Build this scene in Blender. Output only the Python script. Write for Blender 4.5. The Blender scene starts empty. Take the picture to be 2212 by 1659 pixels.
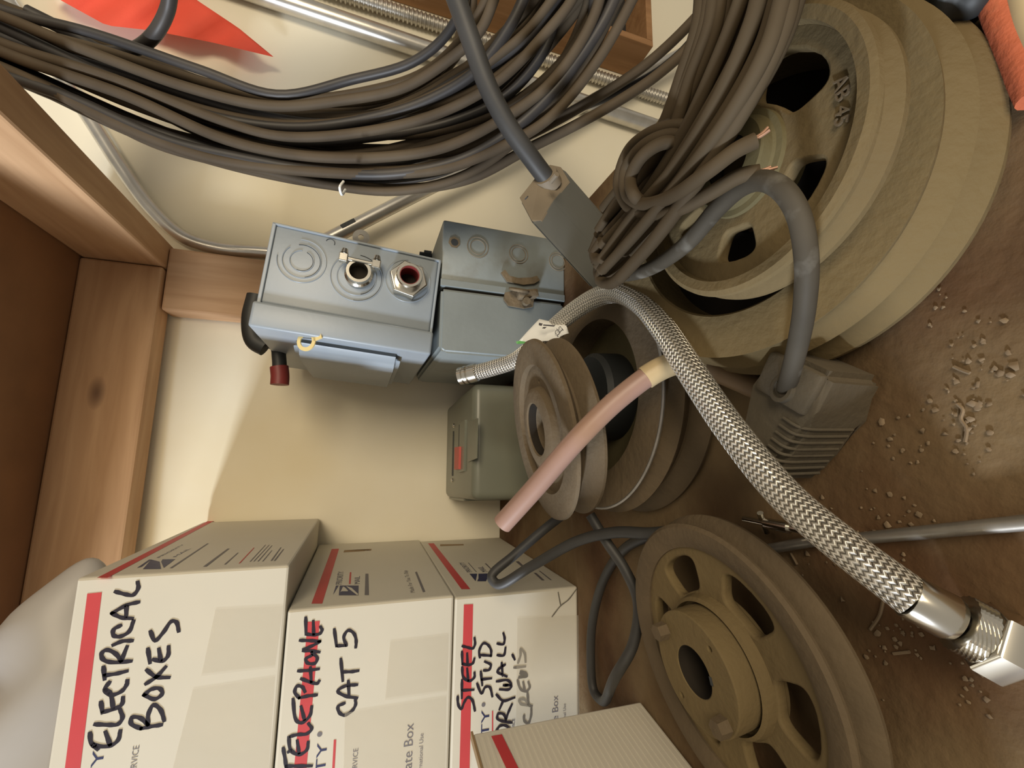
import bpy, bmesh, math, random
from mathutils import Vector, Matrix
random.seed(7)
R = math.radians
S = bpy.context.scene
COL = S.collection

# ------------------------------------------------------------------ camera
F, H = 950.0, 0.23                      # focal length in pixels of the 2212 x 1659 frame, camera height above the shelf
def cam_rows(pitch, roll, yaw):
    cy, sy = math.cos(yaw), math.sin(yaw)
    Z = Matrix(((cy, sy, 0), (-sy, cy, 0), (0, 0, 1)))
    c, s = math.cos(pitch), math.sin(pitch)
    P = Matrix(((1, 0, 0), (0, -s, -c), (0, c, -s)))
    c, s = math.cos(roll), math.sin(roll)
    Q = Matrix(((c, -s, 0), (s, c, 0), (0, 0, 1)))
    return Q @ P @ Z
CM = cam_rows(R(18.16), R(3.67), R(-9.33))
r_, d_, w_ = Vector(CM[0]), Vector(CM[1]), Vector(CM[2])
CAM = Vector((0, 0, H))
cd = bpy.data.cameras.new('camera'); cd.sensor_width = 36; cd.sensor_fit = 'HORIZONTAL'
cd.lens = F / 2212 * 36; cd.clip_start = .005; cd.clip_end = 50
co = bpy.data.objects.new('camera', cd); COL.objects.link(co)
co.matrix_world = Matrix((( d_.x, r_.x, -w_.x, CAM.x), (d_.y, r_.y, -w_.y, CAM.y), (d_.z, r_.z, -w_.z, CAM.z), (0, 0, 0, 1)))
S.camera = co                           # the photograph was taken with the camera turned on its side

# ------------------------------------------------------------------ light and exposure
wd = bpy.data.worlds.new('world'); S.world = wd; wd.use_nodes = True
wd.node_tree.nodes['Background'].inputs[0].default_value = (1.0, .90, .74, 1)
wd.node_tree.nodes['Background'].inputs[1].default_value = .36
def area(name, loc, tgt, size, power, color):
    l = bpy.data.lights.new(name, 'AREA'); l.energy = power; l.color = color
    l.shape = 'RECTANGLE'; l.size, l.size_y = size
    o = bpy.data.objects.new(name, l); COL.objects.link(o); o.location = loc
    o.rotation_euler = (Vector(tgt) - Vector(loc)).to_track_quat('-Z', 'Y').to_euler()
area('window_daylight', (-2.5, -.25, .93), (0, .75, .45), (.26, .26), 92, (.84, .91, 1.0))
area('room_lamp', (.7, -1.4, .92), (.15, .6, .25), (.9, .7), 26, (1.0, .84, .60))
S.view_settings.view_transform = 'Standard'; S.view_settings.look = 'None'
S.view_settings.gamma = 1; S.view_settings.use_curve_mapping = False
S.view_settings.exposure = 0.0

# ------------------------------------------------------------------ helpers
def ray(x, y):
    return (r_ * ((829.5 - y) / F) + d_ * ((x - 1106.0) / F) + w_)
def at(x, y, D=None, z=None, Y=None, X=None, pl=None):
    """point of the place seen at pixel x, y of the photo: at depth D, height z, wall distance Y, side X or on a plane"""
    q = ray(x, y)
    if D is not None: s = D
    elif z is not None: s = (z - H) / q.z
    elif Y is not None: s = Y / q.y
    elif X is not None: s = X / q.x
    else: s = (pl[0] - CAM).dot(pl[1]) / q.dot(pl[1])
    return CAM + q * s

def mat(name, col, rough=.6, metal=0., var=.12, scale=12., col2=None, mix=(.45, .65), scale2=6., bump=0., bscale=60., detail=5., spec=.5):
    m = bpy.data.materials.new(name); m.use_nodes = True
    nt = m.node_tree; N = nt.nodes; L = nt.links; b = N['Principled BSDF']
    tc = N.new('ShaderNodeTexCoord')
    def noise(sc, det=detail):
        n = N.new('ShaderNodeTexNoise'); n.inputs['Scale'].default_value = sc; n.inputs['Detail'].default_value = det
        L.new(tc.outputs['Object'], n.inputs['Vector']); return n
    n1 = noise(scale); rp = N.new('ShaderNodeValToRGB')
    lo = [c * (1 - var) for c in col]; hi = [min(1, c * (1 + var)) for c in col]
    rp.color_ramp.elements[0].color = (*lo, 1); rp.color_ramp.elements[1].color = (*hi, 1)
    rp.color_ramp.elements[0].position = .3; rp.color_ramp.elements[1].position = .7
    L.new(n1.outputs['Fac'], rp.inputs['Fac']); out = rp.outputs['Color']
    if col2:
        n2 = noise(scale2, 8); r2 = N.new('ShaderNodeValToRGB')
        r2.color_ramp.elements[0].position, r2.color_ramp.elements[1].position = mix
        L.new(n2.outputs['Fac'], r2.inputs['Fac'])
        mx = N.new('ShaderNodeMix'); mx.data_type = 'RGBA'
        L.new(r2.outputs['Color'], mx.inputs[0]); L.new(out, mx.inputs[6]); mx.inputs[7].default_value = (*col2, 1)
        out = mx.outputs[2]
    L.new(out, b.inputs['Base Color'])
    b.inputs['Roughness'].default_value = rough; b.inputs['Metallic'].default_value = metal
    b.inputs['Specular IOR Level'].default_value = spec
    if bump:
        n3 = noise(bscale, 6); bp = N.new('ShaderNodeBump'); bp.inputs['Strength'].default_value = bump
        bp.inputs['Distance'].default_value = .002
        L.new(n3.outputs['Fac'], bp.inputs['Height']); L.new(bp.outputs['Normal'], b.inputs['Normal'])
    return m

def wood_mat(name, a, b_, axis, scale=9.):
    m = bpy.data.materials.new(name); m.use_nodes = True
    nt = m.node_tree; N = nt.nodes; L = nt.links; b = N['Principled BSDF']
    tc = N.new('ShaderNodeTexCoord'); mp = N.new('ShaderNodeMapping')
    sc = [14., 14., 14.]; sc[axis] = 1.3; mp.inputs['Scale'].default_value = sc
    L.new(tc.outputs['Object'], mp.inputs['Vector'])
    n = N.new('ShaderNodeTexNoise'); n.inputs['Scale'].default_value = scale * .4; n.inputs['Detail'].default_value = 7; n.inputs['Distortion'].default_value = .8
    L.new(mp.outputs['Vector'], n.inputs['Vector'])
    rp = N.new('ShaderNodeValToRGB'); rp.color_ramp.elements[0].color = (*a, 1); rp.color_ramp.elements[1].color = (*b_, 1)
    rp.color_ramp.elements[0].position = .3; rp.color_ramp.elements[1].position = .7
    L.new(n.outputs['Fac'], rp.inputs['Fac'])
    v = N.new('ShaderNodeTexVoronoi'); v.inputs['Scale'].default_value = 7.5           # knots
    mp2 = N.new('ShaderNodeMapping'); s2 = [1.2, 1.2, 1.2]; s2[axis] = .55; mp2.inputs['Scale'].default_value = s2
    L.new(tc.outputs['Object'], mp2.inputs['Vector']); L.new(mp2.outputs['Vector'], v.inputs['Vector'])
    r2 = N.new('ShaderNodeValToRGB'); r2.color_ramp.elements[0].color = (1, 1, 1, 1); r2.color_ramp.elements[1].color = (0, 0, 0, 1)
    r2.color_ramp.elements[0].position = .05; r2.color_ramp.elements[1].position = .11
    L.new(v.outputs['Distance'], r2.inputs['Fac'])
    mx = N.new('ShaderNodeMix'); mx.data_type = 'RGBA'; mx.inputs[7].default_value = (a[0] * .35, a[1] * .3, a[2] * .3, 1)
    L.new(r2.outputs['Color'], mx.inputs[0]); L.new(rp.outputs['Color'], mx.inputs[6]); L.new(mx.outputs[2], b.inputs['Base Color'])
    b.inputs['Roughness'].default_value = .65
    return m

def plain(name, col, rough=.5, metal=0.):
    m = bpy.data.materials.new(name); m.use_nodes = True; b = m.node_tree.nodes['Principled BSDF']
    b.inputs['Base Color'].default_value = (*col, 1); b.inputs['Roughness'].default_value = rough; b.inputs['Metallic'].default_value = metal
    return m

def empty(name, loc, label, cat, group=None, rot=None):
    o = bpy.data.objects.new(name, None); COL.objects.link(o); o.empty_display_size = .02
    o.location = loc
    if rot is not None: o.rotation_euler = rot.to_euler()
    o['label'] = label; o['category'] = cat
    if group: o['group'] = group
    return o
ROOTM = {}
def wmat(o):
    M = Matrix.LocRotScale(o.location, o.rotation_euler, None)
    return wmat(o.parent) @ M if o.parent else M
def link(name, bm, m, parent=None, smooth=False, world=True, label=None):
    """links a bmesh as ONE mesh object; vertices given in world space unless world=False"""
    if parent is not None and world:
        bm.transform(wmat(parent).inverted())
    me = bpy.data.meshes.new(name)
    bmesh.ops.recalc_face_normals(bm, faces=bm.faces)
    bm.to_mesh(me); bm.free()
    if smooth:
        for p in me.polygons: p.use_smooth = True
        try: me.set_sharp_from_angle(angle=R(smooth if smooth is not True else 40))
        except Exception: pass
    me.materials.append(m)
    o = bpy.data.objects.new(name, me); COL.objects.link(o)
    if parent is not None: o.parent = parent
    if label: o['label'] = label
    return o
def tag(o, label, cat, group=None):
    o['label'] = label; o['category'] = cat
    if group: o['group'] = group
    return o
def recentre(o):
    """moves a one-mesh thing's origin to the middle of its base"""
    vs = [v.co for v in o.data.vertices]
    c = Vector(((min(v.x for v in vs) + max(v.x for v in vs)) / 2, (min(v.y for v in vs) + max(v.y for v in vs)) / 2, min(v.z for v in vs)))
    o.data.transform(Matrix.Translation(-c)); o.location = c
    return o

def nb(): return bmesh.new()
def box(bm, lo, hi, M=None, bev=0., seg=2):
    t = bmesh.new(); bmesh.ops.create_cube(t, size=1)
    for v in t.verts: v.co = Vector([lo[i] + (v.co[i] + .5) * (hi[i] - lo[i]) for i in range(3)])
    if bev: bmesh.ops.bevel(t, geom=t.edges[:], offset=bev, segments=seg, affect='EDGES', profile=.5)
    if M is not None: t.transform(M)
    merge(bm, t); return bm
def merge(bm, t):
    me = bpy.data.meshes.new('tmp'); t.to_mesh(me); t.free(); bm.from_mesh(me); bpy.data.meshes.remove(me)
def lathe(bm, prof, M=None, seg=72, closed=True):
    """prof: (radius, height) pairs; closed joins last to first"""
    rings = []
    for (r, z) in prof:
        rings.append([bm.verts.new((r * math.cos(2 * math.pi * k / seg), r * math.sin(2 * math.pi * k / seg), z)) for k in range(seg)])
    n = len(rings)
    for i in range(n if closed else n - 1):
        a, b = rings[i], rings[(i + 1) % n]
        for k in range(seg):
            bm.faces.new((a[k], a[(k + 1) % seg], b[(k + 1) % seg], b[k]))
    if M is not None: bmesh.ops.transform(bm, matrix=M, verts=[v for r in rings for v in r])
    return bm
def disc_cyl(bm, c, axis, r, h, seg=24, r2=None):
    t = bmesh.new(); bmesh.ops.create_cone(t, cap_ends=True, segments=seg, radius1=r, radius2=r if r2 is None else r2, depth=h)
    t.transform(Matrix.Translation(c) @ Vector(axis).to_track_quat('Z', 'Y').to_matrix().to_4x4() @ Matrix.Translation((0, 0, h / 2)))
    merge(bm, t); return bm
def smooth_path(pts, n=8):
    P = [Vector(p) for p in pts]
    if len(P) < 3: return [P[0].lerp(P[-1], i / n) for i in range(n + 1)]
    out = []
    for i in range(len(P) - 1):
        p0 = P[i - 1] if i else P[0] * 2 - P[1]; p1, p2 = P[i], P[i + 1]
        p3 = P[i + 2] if i + 2 < len(P) else P[-1] * 2 - P[-2]
        d1 = max((p1 - p0).length, 1e-6) ** .5; d2 = max((p2 - p1).length, 1e-6) ** .5; d3 = max((p3 - p2).length, 1e-6) ** .5
        m1 = (p2 - p1) + d2 * ((p1 - p0) / d1 - (p2 - p0) / (d1 + d2))
        m2 = (p2 - p1) + d2 * ((p3 - p2) / d3 - (p3 - p1) / (d2 + d3))
        for k in range(n):
            t = k / n; t2, t3 = t * t, t * t * t
            out.append((2 * t3 - 3 * t2 + 1) * p1 + (t3 - 2 * t2 + t) * m1 + (-2 * t3 + 3 * t2) * p2 + (t3 - t2) * m2)
    out.append(P[-1]); return out
def tube(bm, path, r, seg=12, cap=True, uv=False, hollow=0.):
    """swept tube; r number or function of the running length"""
    n = len(path); T = [(path[min(i + 1, n - 1)] - path[max(i - 1, 0)]).normalized() for i in range(n)]
    up = T[0].orthogonal().normalized(); rings = []; ln = 0.; lens = []
    for i in range(n):
        if i:
            ln += (path[i] - path[i - 1]).length
            up = (up - T[i] * up.dot(T[i])).normalized()
        lens.append(ln); b = T[i].cross(up); rr = r(ln) if callable(r) else r
        rings.append([bm.verts.new(path[i] + (up * math.cos(a) + b * math.sin(a)) * rr) for a in [2 * math.pi * k / seg for k in range(seg)]])
    ul = bm.loops.layers.uv.verify() if uv else None
    for i in range(n - 1):
        for k in range(seg):
            f = bm.faces.new((rings[i][k], rings[i][(k + 1) % seg], rings[i + 1][(k + 1) % seg], rings[i + 1][k]))
            if uv:
                for l, (u, v) in zip(f.loops, ((k, lens[i]), (k + 1, lens[i]), (k + 1, lens[i + 1]), (k, lens[i + 1]))):
                    l[ul].uv = (u / seg, v)
    if cap:
        for rg, t, s in ((rings[0], T[0], -1), (rings[-1], T[-1], 1)):
            if hollow:
                c = sum((v.co for v in rg), Vector()) / seg
                inn = [bm.verts.new(c + (v.co - c) * hollow) for v in rg]; dp = [bm.verts.new(v.co - t * s * .03) for v in inn]
                for a, b2 in ((rg, inn), (inn, dp)):
                    for k in range(seg): bm.faces.new((a[k], a[(k + 1) % seg], b2[(k + 1) % seg], b2[k]))
                bm.faces.new(dp)
            else: bm.faces.new(rg)
    return bm
def prism(bm, pts, vec):
    a = [bm.verts.new(p) for p in pts]; b = [bm.verts.new(Vector(p) + Vector(vec)) for p in pts]
    bm.faces.new(a); bm.faces.new(list(reversed(b))); n = len(pts)
    for i in range(n): bm.faces.new((a[i], a[(i + 1) % n], b[(i + 1) % n], b[i]))
    return bm
def shape2d(outer, holes, t, bevel=0.):
    """flat plate with holes, thickness t, centred on z = 0, as a new bmesh"""
    cu = bpy.data.curves.new('tmp', 'CURVE'); cu.dimensions = '2D'; cu.fill_mode = 'BOTH'; cu.extrude = t / 2 - bevel; cu.bevel_depth = bevel; cu.bevel_resolution = 2
    for poly in [outer] + holes:
        s = cu.splines.new('POLY'); s.points.add(len(poly) - 1); s.use_cyclic_u = True
        for p, q in zip(s.points, poly): p.co = (q[0], q[1], 0, 1)
    return curve_bm(cu)
def curve_bm(cu):
    o = bpy.data.objects.new('tmp', cu); COL.objects.link(o)
    dg = bpy.context.evaluated_depsgraph_get(); me = bpy.data.meshes.new_from_object(o.evaluated_get(dg))
    bm = bmesh.new(); bm.from_mesh(me); bpy.data.objects.remove(o); bpy.data.meshes.remove(me); bpy.data.curves.remove(cu)
    return bm
def text_bm(s, bold=0.):
    cu = bpy.data.curves.new('tmp', 'FONT'); cu.body = s; cu.size = 1; cu.resolution_u = 3; cu.offset = bold
    return curve_bm(cu)
def put_text(bm, s, right_base, U, V, cap, width=None, bold=0., align='R'):
    """text whose baseline ends (or starts) at a point, running along U with letters standing along V; cap = capital height"""
    t = text_bm(s, bold); xs = [v.co.x for v in t.verts]; x0, x1 = min(xs), max(xs)
    sy = cap / .73; sx = width / (x1 - x0) if width else sy
    for v in t.verts:
        x = (v.co.x - (x1 if align == 'R' else x0)) * sx
        v.co = Vector(right_base) + U * x + V * (v.co.y * sy)
    merge(bm, t)
def stroke(bm, pts, w, nrm, sm=5):
    """flat pen stroke lying on a face"""
    p = smooth_path(pts, sm); n = len(p); L_, R_ = [], []
    for i in range(n):
        t = (p[min(i + 1, n - 1)] - p[max(i - 1, 0)]).normalized(); s = nrm.cross(t).normalized()
        ww = w * (.75 if i in (0, n - 1) else 1.) * (1 + .12 * math.sin(i * 1.3))
        e = t * (w * .35) * (-1 if i == 0 else 1 if i == n - 1 else 0)
        L_.append(bm.verts.new(p[i] + s * ww / 2 + e)); R_.append(bm.verts.new(p[i] - s * ww / 2 + e))
    for i in range(n - 1): bm.faces.new((L_[i], L_[i + 1], R_[i + 1], R_[i]))
def face_poly(bm, pts): bm.faces.new([bm.verts.new(p) for p in pts])
def circ2(r, n=48, c=(0, 0)): return [(c[0] + r * math.cos(2 * math.pi * k / n), c[1] + r * math.sin(2 * math.pi * k / n)) for k in range(n)]
def sector(r0, r1, ang, half, n=36):
    rm, dr = (r0 + r1) / 2, (r1 - r0) / 2; o = []
    for k in range(n):
        t = 2 * math.pi * k / n; c, s = math.cos(t), math.sin(t)
        rr = rm + dr * math.copysign(abs(c) ** .55, c); th = R(ang) + R(half) * math.copysign(abs(s) ** .55, s)
        o.append((rr * math.cos(th), rr * math.sin(th)))
    return o
def axis_frame(c, n):
    n = Vector(n).normalized(); x = Vector((1, 0, 0)); x = (x - n * x.dot(n)).normalized(); y = n.cross(x)
    return Matrix(((x.x, y.x, n.x, c[0]), (x.y, y.y, n.y, c[1]), (x.z, y.z, n.z, c[2]), (0, 0, 0, 1)))

# ------------------------------------------------------------------ materials
M_wall = mat('cream_wall_paint', (.86, .81, .665), .7, var=.03, scale=3, col2=(.78, .69, .48), mix=(.5, .75), scale2=2.2, bump=.05, bscale=90)
M_shelf = mat('dusty_brown_shelf', (.098, .052, .025), .85, var=.25, scale=22, col2=(.190, .132, .070), mix=(.40, .60), scale2=7, bump=.6, bscale=120, spec=.2)
M_ply = mat('brown_plywood', (.27, .135, .06), .75, var=.18, scale=9)
M_lumX = wood_mat('pine_along_wall', (.47, .27, .135), (.64, .40, .22), 0)
M_lumY = wood_mat('pine_towards_room', (.47, .27, .135), (.64, .40, .22), 1)
M_lumZ = wood_mat('pine_upright', (.50, .29, .15), (.66, .42, .24), 2)
M_crate = wood_mat('crate_wood', (.26, .13, .05), (.38, .205, .09), 2)
M_card = mat('white_carton', (.60, .565, .475), .6, var=.03, scale=8, col2=(.66, .60, .48), mix=(.6, .85), scale2=5)
M_card_edge = plain('brown_carton_edge', (.30, .20, .10), .8)
M_red = mat('red_print', (.52, .045, .05), .55, var=.06, scale=30)
M_navy = plain('navy_print', (.02, .025, .09), .5)
M_ink = plain('black_marker', (.016, .012, .022), .4)
M_inkf = plain('faded_marker', (.16, .145, .12), .5)
M_grey_print = plain('grey_fine_print', (.15, .14, .15), .6)
M_corr = mat('grey_white_corrugated', (.66, .615, .52), .7, var=.05, scale=14)
M_steel_blue = mat('blue_grey_enamel', (.285, .325, .365), .38, var=.06, scale=14, col2=(.24, .25, .24), mix=(.58, .8), scale2=9, bump=.04, bscale=200)
M_steel_old = mat('worn_blue_grey_enamel', (.22, .25, .255), .45, var=.12, scale=10, col2=(.13, .105, .065), mix=(.60, .78), scale2=11, bump=.08, bscale=150)
M_green = mat('green_grey_enamel', (.185, .192, .150), .32, var=.07, scale=8, col2=(.17, .155, .10), mix=(.5, .8), scale2=6)
M_line = plain('dark_groove', (.03, .035, .04), .6)
M_cast = mat('dusty_cast_iron', (.172, .126, .060), .85, var=.16, scale=18, col2=(.132, .096, .048), mix=(.42, .7), scale2=9, bump=.35, bscale=220, spec=.2)
M_cast_d = mat('dusty_dark_iron', (.142, .104, .062), .8, var=.2, scale=22, col2=(.10, .074, .046), mix=(.4, .7), scale2=12, bump=.4, bscale=200, spec=.25)
M_cast_o = mat('olive_dusty_iron', (.125, .104, .052), .85, var=.15, scale=14, bump=.2, bscale=180, spec=.2)
M_shade = mat('recess_shade_dark', (.028, .023, .018), .95, var=.2, scale=30, spec=.1)  # near-black colour standing in for shade inside bores, openings and gaps
M_groove = mat('worn_grey_groove_iron', (.20, .175, .135), .6, .25, var=.15, scale=30, bump=.2, bscale=220)
M_bare = mat('bare_bright_iron', (.33, .31, .28), .4, .7, var=.2, scale=60)
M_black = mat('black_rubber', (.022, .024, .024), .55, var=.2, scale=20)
M_cable = mat('dusty_brown_cable', (.078, .058, .038), .65, var=.2, scale=18, col2=(.105, .080, .052), mix=(.45, .7), scale2=10, spec=.2)
M_hank = mat('brown_stiff_cable', (.058, .042, .025), .7, var=.2, scale=18, col2=(.082, .061, .037), mix=(.45, .7), scale2=10, spec=.12)
M_cable_b = mat('black_cable', (.034, .031, .030), .48, var=.25, scale=16, col2=(.075, .062, .05), mix=(.5, .75), scale2=7, spec=.4)
M_cord = mat('dark_grey_cord', (.038, .037, .036), .55, var=.2, scale=30)
M_plug = mat('dusty_grey_plug', (.088, .074, .052), .75, var=.15, scale=25, col2=(.105, .082, .052), mix=(.45, .7), scale2=14, bump=.25, bscale=260)
M_tcable = mat('mottled_thick_cable', (.062, .053, .040), .65, var=.2, scale=25, col2=(.15, .14, .12), mix=(.55, .72), scale2=60, spec=.2)
M_conn = mat('grey_plastic_housing', (.105, .108, .10), .5, var=.1, scale=14)
M_conn_d = mat('dusty_plastic_end', (.21, .17, .12), .6, var=.15, scale=30)
M_emt = mat('galvanised_tube', (.62, .60, .56), .32, .9, var=.1, scale=40)
M_flex = mat('galvanised_flex', (.55, .53, .49), .38, .85, var=.12, scale=50)
M_chrome = mat('polished_fitting', (.72, .69, .62), .2, 1., var=.05, scale=50)
M_copper = mat('pinkish_tube', (.33, .205, .165), .45, var=.1, scale=25, col2=(.30, .18, .115), mix=(.45, .7), scale2=20)
M_cream = mat('cream_sleeve', (.50, .385, .22), .5, var=.1, scale=40)
M_tan = mat('tan_tube', (.26, .175, .10), .5, var=.15, scale=40)
M_orange = mat('orange_red_cloth', (.86, .10, .055), .75, var=.08, scale=12, bump=.1, bscale=300)
M_bag = mat('white_plastic_sack', (.40, .38, .36), .45, var=.06, scale=9)
M_white = plain('white_tag', (.85, .86, .84), .4)
M_tagg = plain('green_tag_edge', (.12, .42, .12), .5)
M_redh = mat('red_lever_grip', (.20, .03, .028), .5, var=.1, scale=40)
M_reds = plain('red_switch', (.55, .10, .08), .5)
M_rust = mat('rusty_hasp', (.20, .155, .10), .7, .3, var=.25, scale=70, bump=.3, bscale=300)
M_yellow = plain('faded_yellow_ring', (.75, .60, .27), .6)
M_dustf = mat('dust_flakes', (.21, .15, .09), .9, var=.15, scale=80)
M_redtool = mat('dusty_red_paint', (.50, .12, .05), .8, var=.2, scale=50, col2=(.32, .20, .10), mix=(.5, .75), scale2=40, bump=.4, bscale=300)
M_cu = plain('bare_copper', (.45, .27, .19), .5, .6)

def braid_mat():
    m = bpy.data.materials.new('braided_steel'); m.use_nodes = True
    nt = m.node_tree; N = nt.nodes; L = nt.links; b = N['Principled BSDF']
    uv = N.new('ShaderNodeUVMap'); sp = N.new('ShaderNodeSeparateXYZ'); L.new(uv.outputs['UV'], sp.inputs[0])
    def mth(op, a, b_=None):
        n = N.new('ShaderNodeMath'); n.operation = op
        for i, q in enumerate((a, b_)):
            if q is None: continue
            if isinstance(q, (int, float)): n.inputs[i].default_value = q
            else: L.new(q, n.inputs[i])
        return n.outputs[0]
    # two families of strands crossing round the tube; which one is on top alternates
    u = mth('MULTIPLY', sp.outputs[0], 20.); v = mth('MULTIPLY', sp.outputs[1], 360.)
    a = mth('ADD', u, v); c = mth('SUBTRACT', u, v)
    sa = mth('ABSOLUTE', mth('SINE', mth('MULTIPLY', a, math.pi))); sc = mth('ABSOLUTE', mth('SINE', mth('MULTIPLY', c, math.pi)))
    ch = mth('GREATER_THAN', mth('SINE', mth('MULTIPLY', u, math.pi * 2)), 0.)
    hgt = mth('ADD', mth('MULTIPLY', sa, ch), mth('MULTIPLY', sc, mth('SUBTRACT', 1., ch)))
    bp = N.new('ShaderNodeBump'); bp.inputs['Strength'].default_value = 1.; bp.inputs['Distance'].default_value = .0015
    L.new(hgt, bp.inputs['Height']); L.new(bp.outputs['Normal'], b.inputs['Normal'])
    rp = N.new('ShaderNodeValToRGB'); rp.color_ramp.elements[0].color = (.18, .16, .13, 1); rp.color_ramp.elements[1].color = (.90, .86, .78, 1)
    rp.color_ramp.elements[0].position = .10; rp.color_ramp.elements[1].position = .5
    L.new(hgt, rp.inputs['Fac']); L.new(rp.outputs['Color'], b.inputs['Base Color'])
    b.inputs['Metallic'].default_value = .7; b.inputs['Roughness'].default_value = .32
    return m
M_braid = braid_mat()
def tape_mat():
    m = bpy.data.materials.new('clear_tape'); m.use_nodes = True
    nt = m.node_tree; N = nt.nodes; L = nt.links; b = N['Principled BSDF']
    b.inputs['Base Color'].default_value = (.66, .60, .48, 1); b.inputs['Roughness'].default_value = .14
    n = N.new('ShaderNodeTexNoise'); n.inputs['Scale'].default_value = 45; n.inputs['Detail'].default_value = 3
    tc = N.new('ShaderNodeTexCoord'); L.new(tc.outputs['Object'], n.inputs['Vector'])
    bp = N.new('ShaderNodeBump'); bp.inputs['Strength'].default_value = .35; bp.inputs['Distance'].default_value = .003
    L.new(n.outputs['Fac'], bp.inputs['Height']); L.new(bp.outputs['Normal'], b.inputs['Normal'])
    t = N.new('ShaderNodeBsdfTransparent'); mx = N.new('ShaderNodeMixShader'); mx.inputs[0].default_value = .22
    L.new(t.outputs[0], mx.inputs[1]); L.new(b.outputs[0], mx.inputs[2]); L.new(mx.outputs[0], N['Material Output'].inputs['Surface'])
    return m
M_tape = tape_mat()

# ------------------------------------------------------------------ the setting: wall, shelf, frame
WY = .75
b = nb(); box(b, (-1.6, WY, -1.1), (1.7, WY + .08, 1.7)); o = link('wall_back', b, M_wall); o['kind'] = 'structure'
b = nb(); box(b, (-.62, .02, -.02), (.292, WY - .001, 0.)); o = link('storage_shelf', b, M_shelf)
recentre(tag(o, 'dusty brown shelf board that the cartons and pulleys stand on', 'shelf'))
b = nb(); box(b, (-.62, .40, .603), (.292, WY - .002, .62)); o = link('upper_shelf_board', b, M_ply)
recentre(tag(o, 'brown plywood underside of the upper shelf on its pine frame', 'shelf'))
b = nb(); box(b, (-.62, .705, .510), (.2495, .743, .6025), bev=.003); o = link('frame_rail', b, M_lumX)
recentre(tag(o, 'knotty pine frame rail running along the wall above the cartons', 'timber'))
b = nb(); box(b, (.2505, .24, .509), (.2885, .745, .6025), bev=.003); o = link('frame_rail', b, M_lumY)
recentre(tag(o, 'pine frame rail running out from the wall beside the black cables', 'timber'))
b = nb(); box(b, (.190, .712, .001), (.282, WY - .001, .5085), bev=.003); o = link('frame_post', b, M_lumZ)
recentre(tag(o, 'upright pine post against the wall behind the grey switch box', 'timber'))

b = nb(); box(b, (-1.6, -2.6, -1.15), (1.7, WY, -1.1)); o = link('floor', b, plain('concrete_floor', (.22, .20, .17), .8)); o['kind'] = 'structure'

# ------------------------------------------------------------------ conduits on the wall
def pipe(name, pts, r, m, label, sm=8, seg=20, cat='conduit'):
    b = nb(); tube(b, smooth_path(pts, sm), r, seg); o = link(name, b, m, smooth=True); return tag(o, label, cat)
p0, p1 = at(600, 0, Y=.732), at(1400, 270, Y=.732); dv = p1 - p0
pipe('conduit', [p0 - dv * 1.3, p0, p1, p1 + dv * .9], .0162, M_emt, 'thick shiny upright metal conduit on the wall beside the corrugated one')
a0, a1 = at(780, 0, Y=.735), at(1440, 215, Y=.735); dv = a1 - a0
n = 420; pth = [a0 - dv * 1.0 + dv * (3.0 * i / (n * 6)) for i in range(n * 6 + 1)]
b = nb(); tube(b, pth, lambda s: .0118 + .0016 * math.sin(s / .0078 * 2 * math.pi), 18)
tag(link('flexible_conduit', b, M_flex, smooth=60), 'corrugated flexible metal conduit running up the wall', 'conduit')
def strap(px, py, Y, r, parent):
    pass
q = [at(700, 522, Y=.712), at(900, 420, Y=.705), at(1100, 320, Y=.70), at(1300, 205, Y=.70), at(1500, 100, Y=.70), at(1700, -5, Y=.70)]; q.append(q[-1] + (q[-1] - q[-2]) * 1.6)
E0 = empty('conduit', q[0], 'slanting thin metal conduit rising from behind the grey switch box', 'conduit')
b = nb(); tube(b, smooth_path(q, 6), .0112, 18); link('tube', b, M_emt, E0, smooth=True)
b = nb(); dvv = (q[1] - q[0]).normalized(); cc = at(752, 483, Y=.70)
box(b, (-.012, -.002, -.003), (.012, .012, .003), Matrix.Translation(cc) @ dvv.to_track_quat('X', 'Z').to_matrix().to_4x4()); link('set_screw', b, M_line, E0)
pipe('conduit', [at(60, 60, Y=.734) * 2 - at(190, 250, Y=.734), at(60, 60, Y=.734), at(190, 250, Y=.734), at(262, 362, Y=.734), at(330, 455, Y=.734), at(395, 512, Y=.734), at(470, 537, Y=.734), at(560, 545, Y=.734), at(680, 553, Y=.734)], .0098, M_emt,
     'bent metal conduit curving down the wall behind the pine post', sm=10)

# wooden crate fixed to the wall
cX = .842; zb = at(1415, 95, X=cX).z; yf = .668
C0 = empty('wooden_crate', (cX + .12, .71, zb), 'open wooden crate on the wall behind the hanging cable coil', 'crate')
ztop = zb + .62; x1 = cX + .26
b = nb(); box(b, (cX, yf, zb), (cX + .014, WY - .001, ztop), bev=.001); link('side_board', b, M_crate, C0)
b = nb(); box(b, (x1, yf, zb), (x1 + .014, WY - .001, ztop), bev=.001); link('side_board', b, M_crate, C0)
b = nb(); box(b, (cX + .0145, yf, zb), (x1 - .0005, WY - .001, zb + .014), bev=.001); link('bottom_board', b, M_crate, C0)
b = nb(); box(b, (cX + .0145, yf, zb + .20), (x1 - .0005, WY - .001, zb + .214), bev=.001); link('divider', b, M_crate, C0)
b = nb(); box(b, (cX + .0145, WY - .008, zb + .0145), (x1 - .0005, WY - .001, zb + .1995)); link('back_panel', b, M_black, C0, label='dark back panel')

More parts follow.
